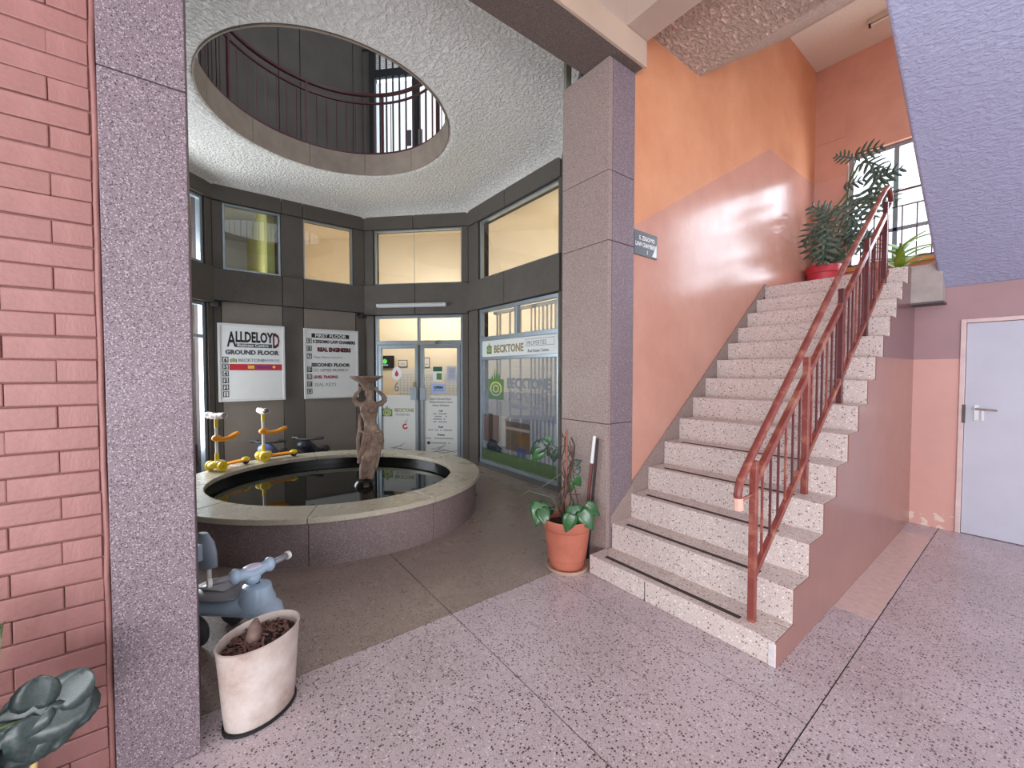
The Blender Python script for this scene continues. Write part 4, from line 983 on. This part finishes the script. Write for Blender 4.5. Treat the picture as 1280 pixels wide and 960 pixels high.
# unseen batten lamps added inside the office, behind the concrete bands, to light it
def batten(loc, rz, power, lbl, col=(1, .94, .85), tilt=84):
    t = empty('added_batten_lamp', loc, rz, lbl, 'lamp')
    MB().box(-.6, .6, -.04, .04, .0, .05).build('housing', M_white, t, bevel=.004)
    MB(Matrix.Translation((-.58, 0, -.02)) @ Matrix.Rotation(PI / 2, 4, 'Y')).lathe([(.013, 0), (.013, 1.16)], 10).build('tube', emit('added_tube_glow', (255, 240, 214), 2), t)
    l = area_light('added_batten_light', (0, .06, 0), (R(tilt), 0, 0), 1.2, .3, power, col); l.parent = t
batten(MD @ Vector((.9, 2.7, -.32)), R(45), 30, 'added white batten lamp, unseen, lighting the office above the glass double doors'); batten(EE[0] @ Vector((1.1, 2.7, -.4)), 0, 46, 'added white batten lamp, unseen, lighting the office above the printed shop window'); batten((-7.4, 1.75, 2.7), R(90), 17, 'added white batten lamp, unseen, lighting the office above the right-hand upper window of the sign wall')
batten((-7.4, .45, 2.7), R(90), 17, 'added white batten lamp, unseen, lighting the grey-green room left of the yellow partition', (1, .98, .98))

# ------------------------------------------------------------------ shopfront with printed glass and vertical blinds
ME = EE[0]
w_ = struct(empty('window_14'))
f = MB(ME); s0, s1 = .29, 2.105
f.box(s0, s0 + .045, .06, 2.485, D0, D1).box(s1 - .045, s1, .06, 2.485, D0, D1).box(s0, s1, 2.435, 2.485, D0, D1 + .002).box(s0, s1, 1.985, 2.05, D0, D1 + .002).box(s0, s1, 1.69, 1.735, D0, D1 + .002).box(1.19, 1.245, 2.05, 2.435, D0, D1).box(s0, s1, .06, .115, D0, D1 + .004)
f.build('window_frame', M_frame, w_, bevel=.004, seg=1)
MB(ME).box(.285, 2.11, -.0, .06, -.12, -.012).build('plinth', plain('plinth_grey', (92, 92, 88), .6), w_)
for a, b in ((s0 + .04, 1.2), (1.235, s1 - .04)): MB(ME).box(a, b, 2.04, 2.44, -.068, -.062).build('pane', M_glass, w_)
MB(ME).box(s0 + .04, s1 - .04, .11, 1.7, -.068, -.062).build('pane', glass('printed_glass', (238, 242, 248), 1.2, .2, (214, 222, 236), .45), w_)
hd = MB(ME).box(s0 + .046, s1 - .046, 1.736, 1.984, -.07, -.05).build('header_board', M_board, w_)
logo(ME, .47, 1.78, .13, .19, hd, -.0495)
text('BECKTONE', .155, TM(ME, .66, 1.795, -.0495), M_gold, hd, sx=.9, bold=.006)
text('PROPERTIES', .085, TM(ME, 1.45, 1.865, -.0495), M_grey_t, hd, sx=.88)
ro = MB(ME)
for a, b, c_, e in ((1.42, 2.0, 1.85, 1.856), (1.42, 2.0, 1.945, 1.951), (1.42, 1.426, 1.85, 1.951), (1.994, 2.0, 1.85, 1.951)): ro.box(a, b, c_, e, -.0495, -.049)
ro.build('outline_box', M_grey_t, hd)
text('Real Estate Centre', .062, TM(ME, 1.47, 1.77, -.0495), M_ink, hd, sx=.9)
def printm(name, rgb, f_): return glass(name, (255, 255, 255), 1, f_, rgb)
zd = -.0605
MB(ME).box(s0 + .046, s1 - .046, .116, .30, zd, zd + .0008).build('grass_print', printm('grass_print', (112, 142, 96), .5), w_)
for i, (a, b, c_, e, rgb, al) in enumerate(((.36, .78, .42, .84, (134, 112, 106), .42), (.5, .62, .42, .86, (96, 82, 84), .4), (.95, 1.5, .36, .78, (120, 104, 92), .45), (.95, 1.5, .66, .70, (190, 180, 168), .5), (1.2, 1.5, .48, .62, (160, 124, 80), .3), (1.22, 1.42, .3, .42, (90, 106, 160), .35), (.34, 2.05, .84, 1.2, (170, 186, 216), .12))):
    MB(ME).box(a, b, c_, e, zd + .001 + .0006 * i, zd + .0014 + .0006 * i).build('house_print', printm('house_print_%d' % i, rgb, al), w_)
car = MB(ME).add([(.46, .28, zd + .006), (.84, .28, zd + .006), (.86, .36, zd + .006), (.76, .39, zd + .006), (.7, .46, zd + .006), (.54, .46, zd + .006), (.48, .39, zd + .006), (.45, .36, zd + .006)], [(0, 1, 2, 3, 4, 5, 6, 7)])
car.build('car_print', printm('car_print', (40, 54, 70), .75), w_)
logo(ME, .5, 1.08, .4, .5, w_, zd + .002, 'logo_print')
text('BECKTONE', .2, TM(ME, .98, 1.27, zd + .004), M_grey_t, w_, sx=.92, bold=.008)
text('PROPERTIES', .17, TM(ME, 1.02, 1.10, zd + .004), M_grey_t, w_, sx=.9)
text('Real Estate Centre', .09, TM(ME, 1.08, .985, zd + .004), M_grey_t, w_, sx=.95, bold=.002)
for z in (1.075, 1.235): MB(ME).box(1.0, 1.99, z, z + .006, zd + .004, zd + .005).build('rule_line', M_grey_t, w_)
vb = empty('vertical_blind', ME @ Vector((1.2, 0, -.3)), 0, 'cream vertical slat blind behind the printed shop window', 'blind')
MB().box(-.88, .88, -.02, .03, 2.43, 2.47).build('head_rail', M_white, vb)
slm = []
for w in (.075,): 
    s_ = MB().box(-w / 2, w / 2, -.001, .001, .12, 2.43).mesh('slat'); s_.materials.append(glass('slat_fabric', (255, 255, 255), 0, 1.0, (232, 232, 230), .6)); slm.append(s_)
xs = [-.8, -.72, -.46, -.2] + [.05 + .084 * i for i in range(10)]
for i, x in enumerate(xs):
    o = bpy.data.objects.new('slat', slm[0]); COL.objects.link(o); o.parent = vb; o.location = (x, 0, 0); o.rotation_euler = (0, 0, R(-28 + (i * 37) % 13) if i > 3 else R(-60))
# desk seen dimly behind the blind
dk = empty('office_desk', (-5.0, 4.6, 0), R(45), 'dark office desk behind the blinds of the shop window', 'desk')
MB().box(-.7, .7, -.3, .3, .70, .74).build('top', plain('desk_wood', (92, 66, 52), .4), dk, bevel=.004)
for x in (-.66, .62): MB().box(x, x + .04, -.28, .28, 0, .7).build('side_panel', plain('desk_side', (80, 58, 46), .5), dk)
MB().box(-.62, .62, -.27, -.25, .2, .7).build('modesty_panel', plain('desk_front', (100, 74, 58), .5), dk)

# ------------------------------------------------------------------ tenants' boards, tube lamp, small fittings
MBK = BC[0]; yy = lambda v: v - .15
def board(a, b, z0, z1, lbl):
    t = empty('sign_board', MBK @ Vector(((yy(a) + yy(b)) / 2, z0, .004)), R(90), lbl, 'sign'); w = (b - a) / 2; h = z1 - z0
    MB().box(-w, w, -.028, -.004, 0, h).build('panel', M_board, t)
    f = MB(); f.box(-w - .012, -w + .018, -.036, -.003, -.012, h + .012).box(w - .018, w + .012, -.036, -.003, -.012, h + .012).box(-w + .018, w - .018, -.036, -.003, -.012, .018).box(-w + .018, w - .018, -.036, -.003, h - .018, h + .012)
    f.build('frame', M_silver, t, bevel=.003)
    return t, frame((-w, -.0285, 0), (1, 0, 0)), 2 * w, h
def boxnum(M, x, z, n, t, s=.085, inv=False):
    mb = MB(M)
    for a, b, c_, e in ((0, s, 0, .01), (0, s, s * 1.15 - .01, s * 1.15), (0, .01, 0, s * 1.15), (s - .01, s, 0, s * 1.15)): mb.box(x + a, x + b, z + c_, z + e, 0, .001)
    mb.build('number_box', M_ink, t); text(n, s * 1.05, TM(M, x + s / 2, z + s * .18, 0), M_ink, t, align='CENTER', bold=.003, sx=.9 if len(n) < 2 else .7)
t, Ms, w, h = board(.2, 1.005, 1.09, 2.178, 'larger white tenants board, left of the two on the concrete wall')
text('LLDELOY', .205, TM(Ms, .195, .845, 0), M_ink, t, sx=.545, bold=.008)
text('A', .30, TM(Ms, .1, .775, 0), M_ink, t, sx=.5, bold=.006); text('D', .30, TM(Ms, .655, .775, 0), M_inkred, t, sx=.42, bold=.010)
MB(Ms).box(.2, .65, .765, .82, 0, .001).build('banner', plain('banner_slate', (70, 74, 84), .6), t)
text('Business Centre', .062, TM(Ms, .215, .777, .0012), M_board, t, sx=.95, bold=.001)
text('GROUND FLOOR', .085, TM(Ms, w / 2, .665, 0), plain('ink_slate', (86, 88, 92), .6), t, sx=.98, bold=.005, align='CENTER')
logo(Ms, .13, .55, .08, .07, t, 0); text('BECKTONE', .06, TM(Ms, .225, .56, 0), M_grey_t, t, sx=1.05, bold=.001); text('PROPERTIES', .05, TM(Ms, .53, .563, 0), plain('ink_blue_grey', (132, 142, 170), .6), t, sx=.8)
MB(Ms).box(.12, w - .03, .435, .525, 0, .001).build('red_banner', M_red, t); MB(Ms).box(.34, .42, .46, .505, .001, .002).build('banner_mark', plain('print_yellow', (230, 196, 70), .5), t); MB(Ms).box(.44, .62, .462, .498, .001, .002).build('banner_mark', plain('print_violet', (120, 50, 130), .5), t)
MB(Ms @ Matrix.Translation((.67, .485, .0012))).lathe([(0, 0), (.02, 0)], 14, cap=False).build('banner_mark', plain('print_yellow2', (236, 206, 120), .5), t)
for i, n in enumerate('654321'): boxnum(Ms, .04, .545 - i * .098, n, t, .07)
t, Ms, w, h = board(1.29, 2.095, 1.09, 2.172, 'white tenants board listing first and second floors, right of the larger one')
MB(Ms).box(.1, .67, .955, 1.02, 0, .001).build('heading_bar', M_ink, t); text('FIRST FLOOR', .064, TM(Ms, .385, .967, .0012), M_board, t, sx=1.25, bold=.002, align='CENTER')
text('S ZIGOMO LAW CHAMBERS', .066, TM(Ms, .12, .872, 0), M_ink, t, sx=.78, bold=.004)
text('REAL ENGINEERS', .085, TM(Ms, .185, .74, 0), M_inkred, t, sx=.78, bold=.007)
text('Mega Cleaner Solutions', .045, TM(Ms, .13, .632, 0), M_grey_t, t, sx=1.0)
text('SECOND FLOOR', .07, TM(Ms, .385, .50, 0), plain('ink_slate2', (76, 78, 82), .6), t, sx=1.1, bold=.005, align='CENTER')
for x in (.135, .18): MB(Ms @ Matrix.Translation((x, .44, 0))).lathe([(.018, 0), (.024, 0)], 18, cap=False).build('ring_mark', M_grey_t, t)
text('GIFTED PROPERTY', .058, TM(Ms, .22, .42, 0), plain('ink_mauve', (122, 112, 122), .6), t, sx=.9, bold=.001)
text('LEVEL TRADING', .06, TM(Ms, .12, .31, 0), plain('ink_red', (150, 44, 60), .6), t, sx=.85, bold=.003)
text('SEAL KEYS', .075, TM(Ms, .13, .185, 0), plain('ink_pale', (150, 152, 152), .6), t, sx=.95, bold=.001)
for i, (n, z) in enumerate((('9', .86), ('8', .74), ('7', .62), ('12', .41), ('11', .295), ('10', .18), ('9', .065))): boxnum(Ms, .03, z, n, t, .072)

t = empty('tube_lamp', MD @ Vector((.85, 2.575, .032)), R(45), 'unlit fluorescent batten on the concrete band above the glass doors', 'lamp')
MB().box(-.6, .6, -.05, 0, 0, .065).build('housing', plain('lamp_grey', (196, 198, 200), .45, .04), t, bevel=.006)
MB(Matrix.Translation((-.57, -.062, .03)) @ Matrix.Rotation(PI / 2, 4, 'Y')).lathe([(.013, 0), (.013, 1.14)], 12).build('tube', plain('lamp_tube', (222, 224, 224), .2, .02), t, smooth=40)
for x in (-.59, .565): MB().box(x, x + .025, -.078, -.05, .012, .05).build('lamp_holder', M_white, t)
def bracket(loc, rz, lbl):
    t = empty('wall_camera', loc, rz, lbl, 'camera'); MB().box(-.03, .03, -.02, 0, -.03, .03).build('base', M_black, t, bevel=.003)
    MB().tube([(0, -.02, 0), (0, -.07, -.02)], .012, 8).build('arm', M_black, t); MB().box(-.045, .045, -.17, -.06, -.06, -.005).build('body', M_black, t, bevel=.008)
bracket((-7.04, .22, 2.46), R(90 - 20), 'small black fitting under the band above the larger tenants board')
bracket((-7.04, 2.12, 2.46), R(90 + 20), 'small black fitting under the band beside the glass doors')
t = empty('black_strip', (-2.535, 2.52, 2.23), 0, 'narrow black strip fixed upright to the left edge of the stair-foot pillar', 'bracket')
MB().add([(.005, 0, 0), (.03, 0, 0), (.042, 0, .36), (.012, 0, .36), (.005, .03, 0), (.03, .03, 0), (.042, .03, .36), (.012, .03, .36)], [(0, 1, 2, 3), (7, 6, 5, 4), (0, 4, 5, 1), (1, 5, 6, 2), (2, 6, 7, 3), (3, 7, 4, 0)]).build('strip', M_black, t)
struct(MB().box(-2.545, -2.511, 2.50, 2.56, 0, 4.2).build('trim_6', plain('jamb_grey', (128, 124, 112), .5)))

# notice by the stairs
t = empty('wall_sign', (-2.029, 2.935, 2.452), R(90), 'small slate-grey law chambers sign on the orange wall beside the pillar', 'sign')
MB().box(-.157, .157, -.012, 0, 0, .195).build('plate', plain('slate_plate', (92, 100, 106), .35, .15, 6), t, bevel=.002)
Ls = frame((-.157, -.0125, 0), (1, 0, 0))
text('S. ZIGOMO', .048, TM(Ls, .06, .125, 0), M_board, t, sx=.9, bold=.001); text('LAW CHAMBERS', .048, TM(Ls, .012, .072, 0), M_board, t, sx=.78, bold=.001)
MB(Ls).add([(.24, .012, .0006), (.305, .012, .0006), (.305, .12, .0006)], [(0, 1, 2)]).add([(.17, .018, .0006), (.178, .018, .0006), (.178, .05, .0006), (.17, .05, .0006)], [(0, 1, 2, 3)]).build('arrow', M_board, t)

# lamp on the upper landing's ceiling
t = empty('ceiling_lamp', (-1.2, 6.405, 5.69), 0, 'slim fluorescent lamp on the ceiling above the landing', 'lamp')
MB().box(-.17, 1.0, -.04, .04, -.05, 0).build('housing', plain('lamp_beige', (206, 186, 164), .5, .04), t, bevel=.006)
MB(Matrix.Translation((-.15, 0, -.07)) @ Matrix.Rotation(PI / 2, 4, 'Y')).lathe([(.014, 0), (.014, 1.12)], 10).build('tube', plain('lamp_tube_b', (228, 216, 200), .3, .03), t, smooth=40)
MB().box(-.165, -.145, -.016, .016, -.088, -.05).build('lamp_holder', M_black, t)

# ------------------------------------------------------------------ gallery railing round the well, security gate on the upper door
M_rail_w = plain('maroon_rail', (88, 40, 46), .45, .15, 10)
gr = empty('gallery_railing', (CX, CY, 4.43), 0, 'thin dark red railing curving round the circular ceiling well', 'railing')
RR = RH + .02
def circ(z, r, n=120): return [(r * math.cos(2 * PI * i / n), r * math.sin(2 * PI * i / n), z) for i in range(n)]
def hoop(z, r, mb, n=120):
    mb.lathe([(RR - r, z - r * .7), (RR + r, z - r * .7), (RR + r, z + r * .7), (RR - r, z + r * .7), (RR - r, z - r * .7)], n, cap=False)
    return mb
hoop(.80, .02, MB()).build('handrail', M_rail_w, gr, smooth=30); hoop(.69, .013, MB()).build('mid_rail', M_rail_w, gr, smooth=30); hoop(.025, .013, MB()).build('bottom_rail', M_rail_w, gr, smooth=30)
bme = MB().tube([(0, 0, .02), (0, 0, .69)], .006, 6).mesh('baluster'); bme.materials.append(M_rail_d); pme = MB().box(-.014, .014, -.014, .014, 0, .8).mesh('post'); pme.materials.append(M_rail_w)
for i in range(64):
    a = 2 * PI * i / 64 + .03; me, nm = (pme, 'post') if i % 8 == 0 else (bme, 'baluster')
    o = bpy.data.objects.new(nm, me); COL.objects.link(o); o.parent = gr; o.location = (RR * math.cos(a), RR * math.sin(a), 0); o.rotation_euler = (0, 0, a)
MD2 = DD2[0]
sg = empty('security_gate', MD2 @ Vector((.93, 0, .04)), R(45), 'black barred security gate over the bright upper doorway', 'gate')
f = MB().box(-.78, -.68, -.03, .03, 0, 2.5).box(.68, .76, -.03, .03, 0, 2.5).box(-.68, .68, -.03, .03, 1.96, 2.08).box(-.04, .06, -.03, .03, 0, 1.96)
f.build('gate_frame', M_black, sg, bevel=.003)
for i in range(12):
    x = -.6 + i * .112
    if abs(x - .01) < .06: continue
    MB().box(x - .011, x + .011, -.011, .011, .02, 1.96).build('gate_bar', M_black, sg)
    MB().box(x - .011, x + .011, -.011, .011, 2.08, 2.46).build('gate_bar', M_black, sg)
MB().box(-.12, -.05, -.05, -.031, .8, 1.05).build('lock_box', plain('gate_lock', (86, 84, 84), .5), sg, bevel=.003); MB().box(.07, .14, -.05, -.031, .8, 1.05).build('lock_box', plain('gate_lock2', (120, 120, 118), .5), sg, bevel=.003)
d3 = struct(empty('door_3'))
MB(MD2).box(.165, 1.705, 0, 1.96, -.08, -.07).build('door_leaf', M_film_up, d3)
for i in range(10): MB(MD2).box(.2, .9, 2.07 + i * .036, 2.09 + i * .036, -.05, -.03).build('louvre_blade', M_white, d3)
